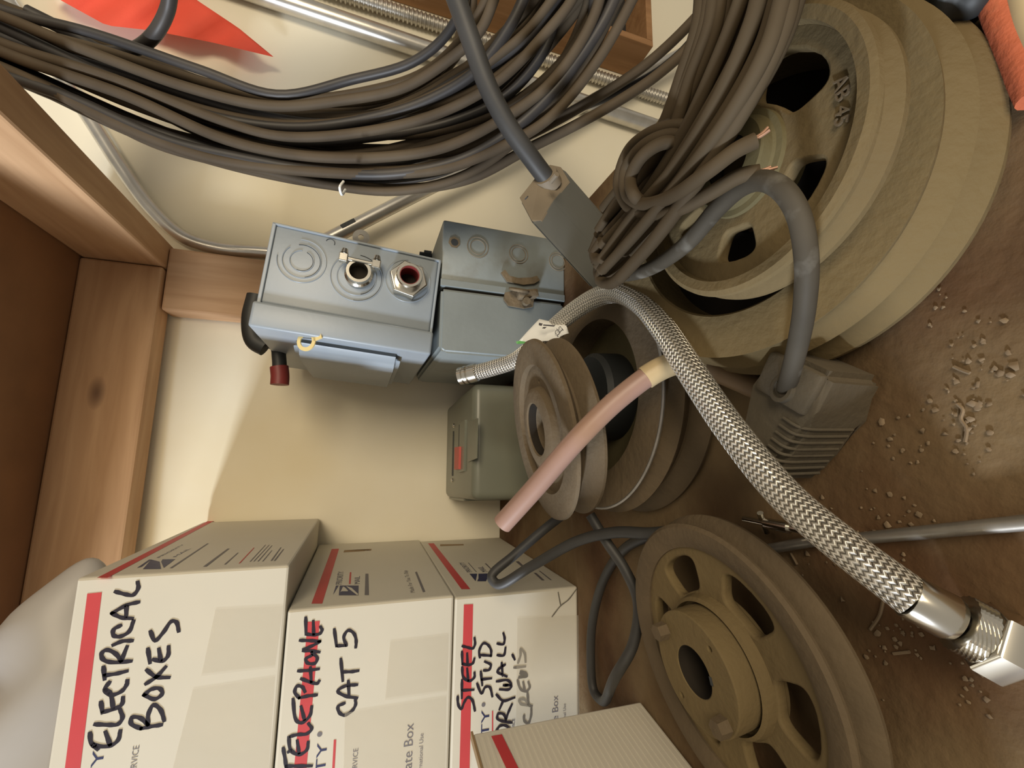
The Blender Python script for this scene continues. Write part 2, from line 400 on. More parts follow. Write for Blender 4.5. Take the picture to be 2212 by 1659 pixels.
# orange cloth hanging against the wall
outl = [(130, 0), (230, 55), (330, 66), (460, 92), (590, 122), (548, 85), (490, 40), (425, 0), (330, -60), (180, -60)]
b = nb()
def cloth_pt(x, y, back): 
    return at(x, y, Y=.722 + .006 * math.sin(x * .035 + y * .05) - (.003 if back else 0))
NX = 26; rows = []
lowedge = [(100, -20), (130, 0), (230, 55), (330, 66), (460, 92), (590, 123)]; upedge = [(160, -80), (260, -80), (360, -50), (425, 0), (515, 60), (590, 122)]
def interp(l, t):
    s = t * (len(l) - 1); i = min(int(s), len(l) - 2); f = s - i
    return (l[i][0] + (l[i + 1][0] - l[i][0]) * f, l[i][1] + (l[i + 1][1] - l[i][1]) * f)
NY = 8
for side in (0, 1):
    g = []
    for i in range(NX + 1):
        a, c = interp(lowedge, i / NX), interp(upedge, i / NX)
        g.append([b.verts.new(cloth_pt(a[0] + (c[0] - a[0]) * j / NY, a[1] + (c[1] - a[1]) * j / NY, side)) for j in range(NY + 1)])
    rows.append(g)
    for i in range(NX):
        for j in range(NY): b.faces.new((g[i][j], g[i + 1][j], g[i + 1][j + 1], g[i][j + 1]))
for i in range(NX):
    for j in (0, NY): b.faces.new((rows[0][i][j], rows[0][i + 1][j], rows[1][i + 1][j], rows[1][i][j]))
recentre(tag(link('hanging_cloth', b, M_orange, smooth=70), 'bright orange-red cloth hanging in a point on the wall', 'cloth'))

# ------------------------------------------------------------------ the white cartons
XU, YU, ZU = Vector((1, 0, 0)), Vector((0, 1, 0)), Vector((0, 0, 1))
EPS = .0002
def carton(lo, hi, label, group='white shipping cartons', name='shipping_carton'):
    e = empty(name, ((lo[0] + hi[0]) / 2, (lo[1] + hi[1]) / 2, lo[2]), label, 'box', group)
    b = nb(); box(b, lo, hi, bev=.0022, seg=2); link('carton_body', b, M_card, e)
    return e
GRP = 'white shipping cartons'
CE = carton((-.41, .455, .2862), (-.102, .744, .4375), 'white carton marked electrical boxes, topmost of the stack')
CT = carton((-.45, .455, .1362), (-.140, .744, .2845), 'white carton marked telephone cat 5, in the middle of the stack')
CS = carton((-.452, .456, .0005), (-.1425, .744, .1350), 'white carton marked steel stud drywall screws, bottom of the stack')
FY = .455 - EPS
def zA(ox, oy, s): return lambda p, **k: at(ox + p[0] / s, oy + p[1] / s, **k)
def writing(parent, strokes, ox, oy, sc, w, m=M_ink, name='handwriting', Yp=FY):
    f = zA(ox, oy, sc); b = nb()
    for s in strokes: stroke(b, [f(p, Y=Yp - .00012) for p in s], w, Vector((0, -1, 0)))
    return link(name, b, m, parent)
def front_poly(parent, name, polys, m, Yp=FY):
    b = nb()
    for p in polys: face_poly(b, [at(*q, Y=Yp) for q in p])
    return link(name, b, m, parent)
def side_poly(parent, name, polys, m, X):
    b = nb()
    for p in polys: face_poly(b, [at(*q, X=X) for q in p])
    return link(name, b, m, parent)
# --- electrical boxes
k = lambda l, ox, oy, s: [(ox + a / s, oy + c / s) for a, c in l]
front_poly(CE, 'printed_stripe', [k([(350, 168), (475, 155), (288, 1680), (156, 1680)], 100, 1240, 3.959)], M_red)
writing(CE, [
    [(590, 150), (670, 172), (740, 180), (785, 125), (780, 68)],
    [(790, 240), (690, 265), (560, 335)], [(560, 335), (640, 372), (735, 380)], [(685, 265), (682, 365)],
    [(635, 440), (575, 475), (575, 525), (625, 535), (705, 495), (745, 400)],
    [(735, 570), (650, 575), (570, 608)],
    [(725, 745), (560, 755), (485, 730), (472, 680), (510, 650), (590, 680), (640, 745)], [(640, 742), (690, 620)],
    [(488, 795), (498, 900)], [(495, 868), (600, 852), (690, 830)],
    [(540, 925), (500, 985), (550, 1035), (640, 1005), (685, 950), (692, 910)],
    [(466, 1095), (480, 1188)], [(480, 1182), (590, 1150), (645, 1115), (655, 1055)], [(572, 1150), (545, 1020), (505, 985)],
    [(415, 1285), (530, 1290), (610, 1285), (650, 1235), (630, 1160)],
    [(372, 1360), (392, 1455), (540, 1470), (610, 1425), (632, 1340)], [(545, 1460), (505, 1350)], [(392, 1455), (440, 1500)],
    [(985, 1290), (890, 1305), (810, 1322)], [(810, 1322), (725, 1280), (730, 1228), (800, 1230), (868, 1290)], [(868, 1290), (872, 1200), (915, 1120), (975, 1160), (1008, 1255)],
    [(835, 1035), (900, 985), (970, 980), (990, 1025), (930, 1070), (835, 1035)],
    [(858, 820), (940, 880), (1050, 885)], [(850, 940), (940, 880), (1020, 795)],
    [(868, 640), (886, 760)], [(915, 730), (990, 745), (1038, 705), (1045, 620)], [(978, 740), (962, 640)],
    [(890, 490), (930, 570), (1000, 500), (1070, 405), (1110, 410), (1132, 490)]], 100, 1240, 3.959, .0030)
def print_front(parent, items, m, name='printed_text', Yp=FY):
    """items: text, pixel of the baseline's right end, pixel straight above it at capital height, width or None"""
    for s, pb, pt, w in items:
        b = nb(); B, T = at(*pb, Y=Yp), at(*pt, Y=Yp)
        put_text(b, s, B, XU, ZU, (T - B).length, w); link(name, b, m, parent)
print_front(CE, [('PRIORITY', (226, 1618), (200, 1618), .082)], M_navy)
print_front(CE, [('UNITED STATES POSTAL SERVICE', (301, 1610), (287, 1610), None)], M_grey_print, 'fine_print')
front_poly(CE, 'packing_tape', [k([(1285, 712), (1690, 690), (1640, 1060), (1200, 1110)], 0, 1059, 2.765), k([(1150, 1190), (1640, 1115), (1600, 1700), (1020, 1700)], 0, 1059, 2.765)], M_tape, FY - .0003)
def z4(l): return k(l, 200, 1100, 4.424)
XE = -.102 + EPS
side_poly(CE, 'printed_stripe', [z4([(42, 655), (140, 655), (1222, 78), (1160, 82)])], M_red, XE)
side_poly(CE, 'postal_logo', [z4([(480, 572), (655, 570), (640, 500), (560, 480)]), z4([(680, 560), (792, 476), (668, 478), (655, 500)]), z4([(425, 560), (470, 550), (560, 480), (540, 480)])], M_navy, XE)
def print_side(parent, items, m, X, name='printed_text'):
    for s, pb, pt, pe in items:      # text, baseline start, top above the start, end of the baseline
        b = nb(); B, T, Q = at(*pb, X=X), at(*pt, X=X), at(*pe, X=X)
        put_text(b, s, B, YU, ZU, (T - B).z, (Q - B).y, align='L'); link(name, b, m, parent)
z4p = lambda a, c: (200 + a / 4.424, 1100 + c / 4.424)
print_side(CE, [('PRIORITY', z4p(640, 462), z4p(605, 465), z4p(885, 335)), ('MAIL', z4p(800, 455), z4p(765, 455), z4p(940, 375))], M_navy, XE)
lines = [((1055, 548), (1290, 375), 26), ((1255, 528), (1385, 415), 14), ((1500, 500), (1650, 340), 9), ((1535, 498), (1685, 340), 9), ((1575, 498), (1712, 345), 9), ((1620, 498), (1710, 392), 9), ((1700, 492), (1795, 365), 13), ((1730, 492), (1820, 380), 13), ((735, 562), (1095, 326), 20)]
for a, c, w in lines: side_poly(CE, 'fine_print', [z4([(a[0], a[1]), (a[0] + w * 1.3, a[1]), (c[0] + w * .8, c[1]), (c[0], c[1])])], M_grey_print, XE)
side_poly(CE, 'fine_print', [z4([(1395, 518), (1410, 516), (1548, 368), (1538, 368)])], M_red, XE)
# lid flap edge standing up a little at the back
b = nb(); box(b, (-.128, .585, .4376), (-.104, .735, .4395)); link('lid_flap', b, M_card_edge, CE)
# --- telephone
front_poly(CT, 'printed_stripe', [k([(345, 200), (466, 190), (330, 1690), (206, 1690)], 590, 1300, 4.621)], M_red)
writing(CT, [
    [(325, 158), (328, 325)], [(328, 322), (400, 330), (465, 318), (488, 285), (472, 248)], [(405, 325), (400, 192)],
    [(268, 385), (370, 388), (468, 395)], [(468, 395), (390, 440), (300, 475)], [(298, 488), (385, 490), (462, 502)],
    [(385, 505), (440, 560), (420, 612), (345, 612), (325, 572), (385, 535)],
    [(250, 690), (350, 685), (455, 670)], [(280, 768), (380, 805), (440, 815), (460, 790)], [(372, 655), (380, 800)],
    [(435, 930), (350, 940), (260, 960)], [(260, 960), (215, 900), (238, 842), (290, 850), (318, 900)],
    [(198, 970), (228, 1180), (285, 1208), (365, 1140), (385, 1045)], [(312, 1175), (278, 1045)],
    [(175, 1342), (250, 1325), (335, 1318), (385, 1270), (352, 1215)],
    [(155, 1350), (175, 1480), (260, 1525), (335, 1480), (350, 1400)], [(258, 1510), (240, 1385)], [(175, 1485), (150, 1500)],
    [(100, 1460), (120, 1580), (135, 1690)], [(130, 1640), (250, 1640), (385, 1638)],
    [(610, 275), (632, 442)], [(632, 440), (732, 436)], [(732, 436), (705, 350), (750, 285), (805, 315), (828, 390), (824, 455)],
    [(675, 570), (695, 790)], [(690, 700), (780, 698), (850, 688)],
    [(838, 828), (720, 840), (645, 890), (720, 940), (838, 960)], [(750, 790), (757, 950)],
    [(712, 1012), (648, 1045), (660, 1105), (712, 1132), (790, 1085), (822, 1030), (820, 975)]], 590, 1300, 4.621, .0028)
zB = lambda a, c: (590 + a / 4.621, 1300 + c / 4.621)
print_front(CT, [('PRIORITY', zB(540, 1395), zB(440, 1385), .083)], M_navy)
print_front(CT, [('UNITED STATES POSTAL SERVICE', zB(850, 1460), zB(800, 1457), None), ('Medium Flat Rate Box', (893.7, 1562), (873.7, 1560), None), ('For Domestic and International Use', (915, 1584), (906, 1583), None)], M_navy)
front_poly(CT, 'underline', [k([(605, 1378), (630, 1376), (612, 1690), (588, 1690)], 590, 1300, 4.621)], M_red)
b = nb(); c0 = at(*zB(465, 1322), Y=FY)
face_poly(b, [c0 + XU * .0021 * math.cos(t * .3927) + ZU * .0021 * math.sin(t * .3927) for t in range(16)]); link('registered_mark', b, M_grey_print, CT)
front_poly(CT, 'packing_tape', [k([(670, 905), (1020, 862), (1010, 1205), (640, 1255)], 600, 1059, 2.765), k([(400, 1330), (1005, 1235), (1000, 1700), (390, 1700)], 600, 1059, 2.765)], M_tape, FY - .0003)
def z5(l): return k(l, 670, 1160, 3.687)
z5p = lambda a, c: (670 + a / 3.687, 1160 + c / 3.687)
XT = -.140 + EPS
side_poly(CT, 'printed_stripe', [z5([(10, 530), (96, 530), (230, 93), (172, 95)])], M_red, XT)
side_poly(CT, 'postal_logo', [z5([(235, 386), (386, 386), (384, 464), (228, 464)]), z5([(182, 460), (205, 386), (228, 386)])], M_navy, XT)
side_poly(CT, 'logo_eagle', [z5([(240, 440), (262, 395), (275, 400), (300, 425), (300, 432), (250, 432)]), z5([(285, 390), (330, 405), (384, 455), (375, 464), (318, 420)])], M_card, XT + .00015)
print_side(CT, [('PRIORITY', z5p(252, 375), z5p(200, 373), z5p(282, 272)), ('MAIL', z5p(395, 372), z5p(348, 372), z5p(392, 312))], M_navy, XT)
side_poly(CT, 'underline', [z5([(308, 374), (322, 374), (328, 280), (316, 280)])], M_red, XT)
for q in ([(434, 462), (468, 462), (464, 292), (440, 292)], [(898, 440), (918, 436), (850, 275), (835, 280)]): side_poly(CT, 'fine_print', [z5(q)], M_grey_print, XT)
print_side(CT, [('Made For You To Ship', z5p(835, 440), z5p(795, 440), z5p(775, 265))], M_grey_print, XT, 'slogan_text')
side_poly(CT, 'smudge', [z5([(265, 122), (430, 112), (490, 95), (485, 108), (430, 100), (272, 105)])], M_card_edge, XT)
# --- steel stud
FS = .456 - EPS
front_poly(CS, 'printed_stripe', [[(1002, 1306), (1022, 1305), (1014, 1680), (992, 1680)]], M_red, FS)
writing(CS, [
    [(155, 245), (220, 262), (275, 272), (300, 230), (295, 150)],
    [(150, 310), (155, 455)], [(155, 450), (220, 465), (275, 445), (295, 388)], [(215, 458), (210, 330)],
    [(152, 490), (165, 605), (235, 650), (292, 610), (295, 552)], [(222, 645), (210, 505)],
    [(150, 640), (148, 850)], [(150, 760), (285, 752)],
    [(100, 830), (105, 920), (140, 975), (180, 890), (220, 840), (268, 870), (300, 995)],
    [(358, 378), (350, 300), (400, 212), (455, 235), (488, 300), (486, 362)], [(370, 348), (490, 358)],
    [(402, 528), (465, 520), (485, 465), (415, 425)],
    [(368, 540), (385, 700)], [(375, 632), (490, 620)],
    [(325, 680), (378, 795), (420, 722), (470, 720), (502, 830)],
    [(560, 215), (630, 222), (645, 165), (630, 95)], [(560, 350), (635, 352), (655, 262)],
    [(650, 460), (590, 500), (560, 540), (670, 598)], [(610, 440), (622, 590)],
    [(552, 655), (680, 642), (722, 690), (632, 700)], [(632, 700), (722, 705), (700, 745), (588, 748)],
    [(550, 808), (628, 880), (760, 842)], [(628, 880), (585, 980)],
    [(728, 1132), (640, 1120), (560, 1085), (570, 1030), (635, 1038), (660, 1112)], [(655, 1105), (690, 1010), (730, 920)],
    [(545, 1235), (590, 1172), (650, 1165), (705, 1200)],
    [(735, 345), (762, 402)],
    [(830, 540), (880, 552), (905, 590), (810, 612)], [(825, 560), (880, 590), (815, 600)],
    [(795, 640), (828, 740), (895, 770), (935, 728), (920, 660)], [(878, 762), (860, 662)],
    [(910, 790), (930, 930), (962, 940)], [(870, 1050), (872, 1108), (920, 1140), (950, 1060), (955, 960)]], 970, 1350, 5.37, .0026, Yp=FS)
for q in ([(800, 440), (830, 350), (828, 280), (875, 325), (888, 430)], [(755, 495), (885, 482)], [(930, 930), (870, 862), (815, 870), (830, 912), (930, 935)]): writing(CS, [q], 970, 1350, 5.37, .0026, M_inkf, 'faded_handwriting', FS)
zC = lambda a, c: (970 + a / 5.37, 1350 + c / 5.37)
print_front(CS, [('PRIORITY', zC(468, 975), zC(372, 972), .083)], M_navy, Yp=FS)
print_front(CS, [('UNITED STATES POSTAL SERVICE', zC(765, 1085), zC(730, 1085), None), ('Flat Rate Box', zC(1265, 815), zC(1190, 830), None), ('For Domestic and International Use', zC(1355, 912), zC(1322, 912), None)], M_navy, Yp=FS)
front_poly(CS, 'underline', [k([(498, 998), (512, 996), (512, 1400), (496, 1400)], 970, 1350, 5.37)], M_red, FS)
b = nb(); c0 = at(*zC(400, 925), Y=FS)
face_poly(b, [c0 + XU * .0020 * math.cos(t * .3927) + ZU * .0020 * math.sin(t * .3927) for t in range(16)]); link('registered_mark', b, M_grey_print, CS)
front_poly(CS, 'packing_tape', [k([(1430, 765), (1800, 746), (1806, 1122), (1425, 1180)], 600, 1059, 2.765), k([(1425, 1180), (1806, 1122), (1808, 1340), (1420, 1500)], 600, 1059, 2.765)], M_tape, FS - .0003)
writing(CS, [[(1638, 756), (1690, 690), (1735, 655), (1785, 590)], [(1690, 690), (1675, 610)]], 600, 1059, 2.765, .0014, M_inkf, 'cardboard_crease', FS)
XS = -.1425 + EPS
side_poly(CS, 'printed_stripe', [z5([(1205, 415), (1276, 415), (985, 50), (938, 50)])], M_red, XS)
side_poly(CS, 'postal_logo', [z5([(1268, 292), (1330, 292), (1318, 352)]), z5([(1340, 292), (1428, 290), (1400, 352), (1330, 352), (1340, 330)])], M_navy, XS)
print_side(CS, [('PRIORITY', z5p(1292, 278), z5p(1245, 278), z5p(1235, 200)), ('MAIL', z5p(1415, 276), z5p(1365, 278), z5p(1375, 235))], M_navy, XS)
for q in ([z5([(1320, 278), (1328, 278), (1262, 204), (1255, 204)]), z5([(1450, 270), (1462, 270), (1402, 210), (1390, 210)]), z5([(1690, 240), (1712, 240), (1660, 192), (1635, 195)]), z5([(1845, 345), (1868, 345), (1800, 285), (1780, 285)]), z5([(1912, 342), (1925, 342), (1832, 270), (1822, 270)])]): side_poly(CS, 'fine_print', [q], M_grey_print, XS)
side_poly(CS, 'smudge', [z5([(1035, 72), (1225, 66), (1220, 56), (1035, 58)])], M_card_edge, XS)
# --- fourth carton in the near corner, its side turned to the camera
pA, pB = at(1385, 1515, z=0.), Vector((-.2135, .282, 0))
dirv = (pB - pA).normalized(); out_n = Vector((-dirv.y, dirv.x, 0)); out_n = out_n if out_n.x > 0 else -out_n
hz = .1415; farl = .26; deep = .22
C4 = empty('shipping_carton', pA + dirv * farl / 2 - out_n * deep / 2, 'white corrugated carton with a red stripe, nearest corner in front of the screw carton', 'box', GRP)
C4['label'] = 'plain corrugated carton with a red stripe, beside the spoked pulley, in front of the stack'
b = nb(); M4 = Matrix(((dirv.x, out_n.x, 0, pA.x), (dirv.y, out_n.y, 0, pA.y), (0, 0, 1, .0006), (0, 0, 0, 1)))
box(b, (0, -deep, 0), (farl, 0, hz), M4, bev=.0015)
link('carton_body', b, M_corr, C4)
b = nb()
for i in range(34):
    zz = hz * (i + .5) / 34; box(b, (.004, .0, zz - .0007), (farl - .004, .00025, zz + .0007), M4)
link('corrugation', b, M_corr, C4)
pl4 = (pA + out_n * .0012, out_n); b = nb()
face_poly(b, [at(*q, pl=pl4) for q in ((1061, 1590), (1084, 1586), (1150, 1720), (1122, 1720))]); link('printed_stripe', b, M_red, C4)
b = nb(); box(b, (-.001, -.004, hz), (farl, .001, hz + .0016), M4); link('lid_edge', b, M_card_edge, C4)

# white plastic sack on the top carton
b = nb(); bmesh.ops.create_icosphere(b, subdivisions=5, radius=1)
for v in b.verts:
    p = v.co.copy(); th = math.atan2(p.y, p.x)
    f = 1 + .02 * math.sin(5 * p.x * 3 + 4 * p.z) + .02 * math.sin(7 * th + 1.3) * (1 - abs(p.z))
    z = max(p.z, -.35)
    v.co = Vector((-.302 + p.x * .198 * f, .508 + p.y * .048 * f, .4385 + (z + .35) * .061 * (1 + .12 * math.sin(11 * p.x + 3 * p.y))))
tag(link('plastic_sack', b, M_bag, smooth=80), 'bulging greyish white plastic sack lying on the topmost carton', 'bag')

# ------------------------------------------------------------------ grey switch box lying on the hasp box
def frame(o, x, z):
    x = Vector(x).normalized(); y = Vector(z).cross(x).normalized(); zz = x.cross(y)
    return Matrix(((x.x, y.x, zz.x, o[0]), (x.y, y.y, zz.y, o[1]), (x.z, y.z, zz.z, o[2]), (0, 0, 0, 1)))
ang = R(4.6)
B1o = Vector((.2175, .483, .1585)); M1 = frame(B1o, (math.cos(ang), 0, -math.sin(ang)), (math.sin(ang), 0, math.cos(ang)))
B1 = empty('safety_switch', B1o + Vector((-.05, .12, 0)), 'blue-grey switch box with red-tipped lever lying on the rusty hasp box', 'switch box')
B1p = B1o.y
b = nb(); box(b, (-.086, .0, .002), (0, .222, .1745), M1, bev=.003, seg=3); link('enclosure', b, M_steel_blue, B1, smooth=30)
b = nb()                                           # raised rim round the end
for lo, hi in (((-.088, -.0022, .1715), (.0008, .006, .1752)), ((-.0012, -.0022, .0), (.0012, .006, .1752)), ((-.088, -.0022, -.0006), (.0008, .006, .0022))): box(b, lo, hi, M1, bev=.0008)
link('end_rim', b, M_steel_blue, B1)
b = nb(); t = nb(); box(t, (-.1125, -.004, -.002), (-.0855, .226, .1785), None, bev=.003, seg=3)
t.transform(M1); merge(b, t); CV = link('cover', b, M_steel_blue, B1, smooth=30)
b = nb(); pr = [(-.1125, .012), (-.1125, .214), (-.1250, .198), (-.1285, .185), (-.1285, .040), (-.1250, .026)]
t = nb(); prism(t, [(x, y, .028) for x, y in pr], (0, 0, .112)); bmesh.ops.bevel(t, geom=t.edges[:], offset=.006, segments=3, affect='EDGES'); t.transform(M1); merge(b, t)
link('cover_bulge', b, M_steel_blue, CV, smooth=35)
fp = (B1o + (M1.to_3x3() @ Vector((0, -.0004, 0))), M1.to_3x3() @ Vector((0, -1, 0)))
def zb1(a, c): return at(570 + a / 4.88, 460 + c / 4.88, pl=fp)
def ring(bm, c, r, w, h=.0008, n0=0., n1=1., seg=48):
    U, V, Nn = M1.to_3x3() @ Vector((1, 0, 0)), M1.to_3x3() @ Vector((0, 0, 1)), M1.to_3x3() @ Vector((0, -1, 0))
    pts = [c + U * r * math.cos(2 * math.pi * (n0 + (n1 - n0) * i / seg)) + V * r * math.sin(2 * math.pi * (n0 + (n1 - n0) * i / seg)) for i in range(seg + 1)]
    tube(bm, pts, w, 6)
for nm, cpx, rr in (('knockout', (400, 505), (.0115, .0185, .0235)), ('knockout', (980, 680), (.0200, .0265)), ('knockout', (1520, 715), (.0245,))):
    c = zb1(*cpx); b = nb()
    for i, r in enumerate(rr): ring(b, c, r, .0005, n0=.02 + .11 * i, n1=.93 + .05 * i)
    link(nm, b, M_line if len(rr) == 9 else M_steel_blue, B1, smooth=True)
b = nb()
for cpx, r, a0, a1 in (((400, 505), .0178, .55, 1.05), ((400, 505), .0108, .45, .95), ((980, 680), .0258, .5, 1.0), ((985, 675), .0193, .55, .95), ((700, 315), .0045, .7, 1.2)):
    ring(b, zb1(*cpx), r, .00035, n0=a0, n1=a1)
link('stamped_line', b, M_line, B1)
# cable clamp in the middle knockout
c = zb1(1000, 660); Nn = M1.to_3x3() @ Vector((0, -1, 0)); U = M1.to_3x3() @ Vector((1, 0, 0)); V = M1.to_3x3() @ Vector((0, 0, 1))
cl = nb(); t = nb(); lathe(t, [(.0145, 0), (.0145, .004), (.0125, .006), (.0125, .014), (.0095, .014), (.0095, 0)], None, 40)
Mc = Matrix(((U.x, V.x, Nn.x, c.x), (U.y, V.y, Nn.y, c.y), (U.z, V.z, Nn.z, c.z), (0, 0, 0, 1))); t.transform(Mc); merge(cl, t)
CL = link('cable_clamp', cl, M_chrome, B1, smooth=30)
b = nb(); disc_cyl(b, c + Nn * .0006, Nn, .0094, .0004, 30); link('opening', b, M_shade, CL)  # dark disc paints the shade inside the clamp
b = nb()
for s in (-1, 1):
    box(b, (.006, s * .0165 - .0045, .010), (.015, s * .0165 + .0045, .018), Mc, bev=.001)
box(b, (.0085, -.016, .011), (.0125, .016, .0165), Mc, bev=.0012); link('clamp_bar', b, M_chrome, CL)
for s in (-1, 1):
    b = nb(); disc_cyl(b, Mc @ Vector((.0155, s * .0165, .014)), U, .0042, .005, 16, .003); link('screw', b, M_chrome, CL, smooth=30)
# hexagonal bushing
c = zb1(1515, 735); Mh = Matrix(((U.x, V.x, Nn.x, c.x), (U.y, V.y, Nn.y, c.y), (U.z, V.z, Nn.z, c.z), (0, 0, 0, 1)))
b = nb(); t = shape2d([(.0195 * math.cos(R(60 * i + 20)), .0195 * math.sin(R(60 * i + 20))) for i in range(6)], [circ2(.0115, 36)], .014, .0012)
t.transform(Mh @ Matrix.Translation((0, 0, .007))); merge(b, t)
HX = link('hex_bushing', b, M_chrome, B1, smooth=30)
b = nb(); lathe(b, [(.0140, .014), (.0140, .022), (.0130, .0235), (.0105, .0235), (.0105, .002), (.0140, .002)], Mh, 40); link('bushing_collar', b, M_chrome, HX, smooth=30)
b = nb(); lathe(b, [(.0104, .023), (.0104, .001), (.0096, .001), (.0096, .023)], Mh, 36); link('throat', b, M_redh, HX, smooth=30, label='dull red inner throat')
b = nb(); disc_cyl(b, c + Nn * .0006, Nn, .0097, .0004, 30); link('opening', b, M_shade, HX)  # dark disc in place of the shade down the bushing
# mounting ear at the back, yellow ring on the cover, lever
b = nb(); ce = at(780, 513, Y=.60); t = shape2d(circ2(.011, 28), [circ2(.004, 16)], .002); t.transform(Matrix.Translation(ce) @ Matrix.Rotation(R(90), 4, 'X')); merge(b, t); link('mounting_ear', b, M_emt, B1)
yr = at(662, 735, X=B1o.x - .112); b = nb(); Xn = M1.to_3x3() @ Vector((-1, 0, 0))
t = shape2d(circ2(.0105, 28), [circ2(.0066, 24)], .0014); t.transform(Matrix.Translation(at(662, 737, Y=.487) + Vector((0, 0, 0))) @ Matrix.Rotation(R(62), 4, 'X')); merge(b, t)
t = nb(); box(t, (.008, -.0035, -.0007), (.0175, .0025, .0007)); t.transform(Matrix.Translation(at(662, 737, Y=.487)) @ Matrix.Rotation(R(62), 4, 'X') @ Matrix.Rotation(R(-70), 4, 'Z')); merge(b, t)
link('hasp_ring', b, M_yellow, B1)
LV = nb(); tube(LV, smooth_path([at(556, 640, Y=.60), at(545, 690, Y=.60), at(552, 735, Y=.60), at(575, 750, Y=.60)], 6), .012, 14); LVo = link('lever_hub', LV, M_black, B1, smooth=True)
b = nb(); tube(b, smooth_path([at(575, 735, Y=.60), at(598, 748, Y=.60), at(603, 775, Y=.60), at(604, 800, Y=.60)], 6), .0082, 12); LA = link('lever_arm', b, M_black, B1, smooth=True)
b = nb(); tube(b, smooth_path([at(603, 792, Y=.60), at(605, 812, Y=.60), at(604, 831, Y=.60)], 5), .0105, 14); link('lever_grip', b, M_redh, LA, smooth=True, label='dark red lever grip')

# ------------------------------------------------------------------ hasp box standing on the shelf
B2 = empty('hinged_enclosure', (.19, .61, 0), 'worn blue-grey box with a rusty hasp under the switch box', 'electrical box')
Y2 = .484
b = nb(); box(b, (.1885, Y2, .0006), (.2705, .709, .1568), bev=.0022, seg=2); EN = link('enclosure', b, M_steel_old, B2, smooth=30)
t = nb(); prism(t, [(.1856, Y2 - .001, .002), (.1856, Y2 - .001, .1562), (.1145, Y2 - .001, .1562), (.1105, Y2 - .001, .150), (.1105, Y2 - .001, .012), (.118, Y2 - .001, .002)], (0, .2255, 0))
bmesh.ops.bevel(t, geom=[e for e in t.edges], offset=.003, segments=3, affect='EDGES'); LD = link('lid', t, M_steel_old, B2, smooth=35)
b = nb(); box(b, (.1885, Y2 - .0018, .001), (.197, Y2 + .002, .1574), bev=.0006); link('rim', b, M_steel_old, EN)
def y2(px, py): return at(px, py, Y=Y2 - .0006)
def ring2(bm, c, r, w, a0=0., a1=1., n=40): tube(bm, [c + XU * r * math.cos(2 * math.pi * (a0 + (a1 - a0) * i / n)) + ZU * r * math.sin(2 * math.pi * (a0 + (a1 - a0) * i / n)) for i in range(n + 1)], w, 6)
zz2 = lambda a, c: (940 + a / 4.147, 460 + c / 4.147)
for cpx, r, r2 in (((382, 308), .0128, .0092), ((748, 368), .0120, .0090), ((1100, 438), .0120, .0090)):
    b = nb(); ring2(b, y2(*zz2(*cpx)), r, .0005); ring2(b, y2(*zz2(*cpx)), r2, .0005); link('knockout', b, M_conn_d, EN, smooth=True)
b = nb(); disc_cyl(b, y2(*zz2(175, 265)), (0, -1, 0), .0042, .0004, 20); link('bolt_hole', b, M_line, EN)
b = nb(); t = shape2d(circ2(.0072, 7), [circ2(.0041, 16)], .0006); t.transform(Matrix.Translation(y2(*zz2(172, 262))) @ Matrix.Rotation(R(90), 4, 'X')); merge(b, t); link('rust_ring', b, M_rust, EN)
hs = nb()
def plate(pts, Yp, th): prism(hs, [at(*zz2(*q), Y=Yp) for q in pts], (0, -th, 0))
plate([(585, 540), (620, 515), (660, 570), (740, 590), (850, 585), (905, 570), (930, 610), (880, 640), (780, 650), (640, 620)], Y2 - .0012, .003)
b2_ = nb(); box(b2_, (.1850, Y2 + .004, .004), (.1892, .705, .153)); link('seam_shade', b2_, M_shade, EN)  # dark strip painting shade into the lid seam, not a gasket
HS = link('hasp', hs, M_rust, B2)
hs = nb(); plate([(620, 720), (700, 705), (780, 740), (880, 755), (870, 845), (790, 860), (650, 835), (610, 780)], Y2 - .0028, .003); link('hasp_plate', hs, M_rust, HS)
b = nb(); t = shape2d(circ2(.0088, 20), [circ2(.0036, 12)], .003, .0006)
for v in t.verts: v.co.y *= 1.35
t.transform(Matrix.Translation(at(*zz2(752, 690), Y=Y2 - .013)) @ Matrix.Rotation(R(90), 4, 'X') @ Matrix.Rotation(R(62), 4, 'Y')); merge(b, t); link('staple', b, M_rust, HS)
b = nb(); box(b, (-.012, -.007, -.004), (.0135, .007, .006), Matrix.Translation(at(*zz2(820, 740), Y=Y2 - .008)) @ Matrix.Rotation(R(78), 4, 'Y'), bev=.002); link('latch_arm', b, M_rust, HS, smooth=30)
b = nb(); disc_cyl(b, at(*zz2(808, 800), Y=Y2 - .010), (0, -1, 0), .0048, .006, 10); link('rivet', b, M_rust, HS, smooth=30)
b = nb(); cb = at(932, 552, z=.157); disc_cyl(b, Vector((cb.x, max(cb.y, .5), .1572)) if cb.x < .27 and cb.y < .73 else Vector((.255, .56, .1572)), (0, 0, 1), .006, .010, 12); disc_cyl(b, (Vector((cb.x, max(cb.y, .5), .1672)) if cb.x < .27 and cb.y < .73 else Vector((.255, .56, .1672))), (0, 0, 1), .003, .006, 10); link('bolt', b, M_line, EN)

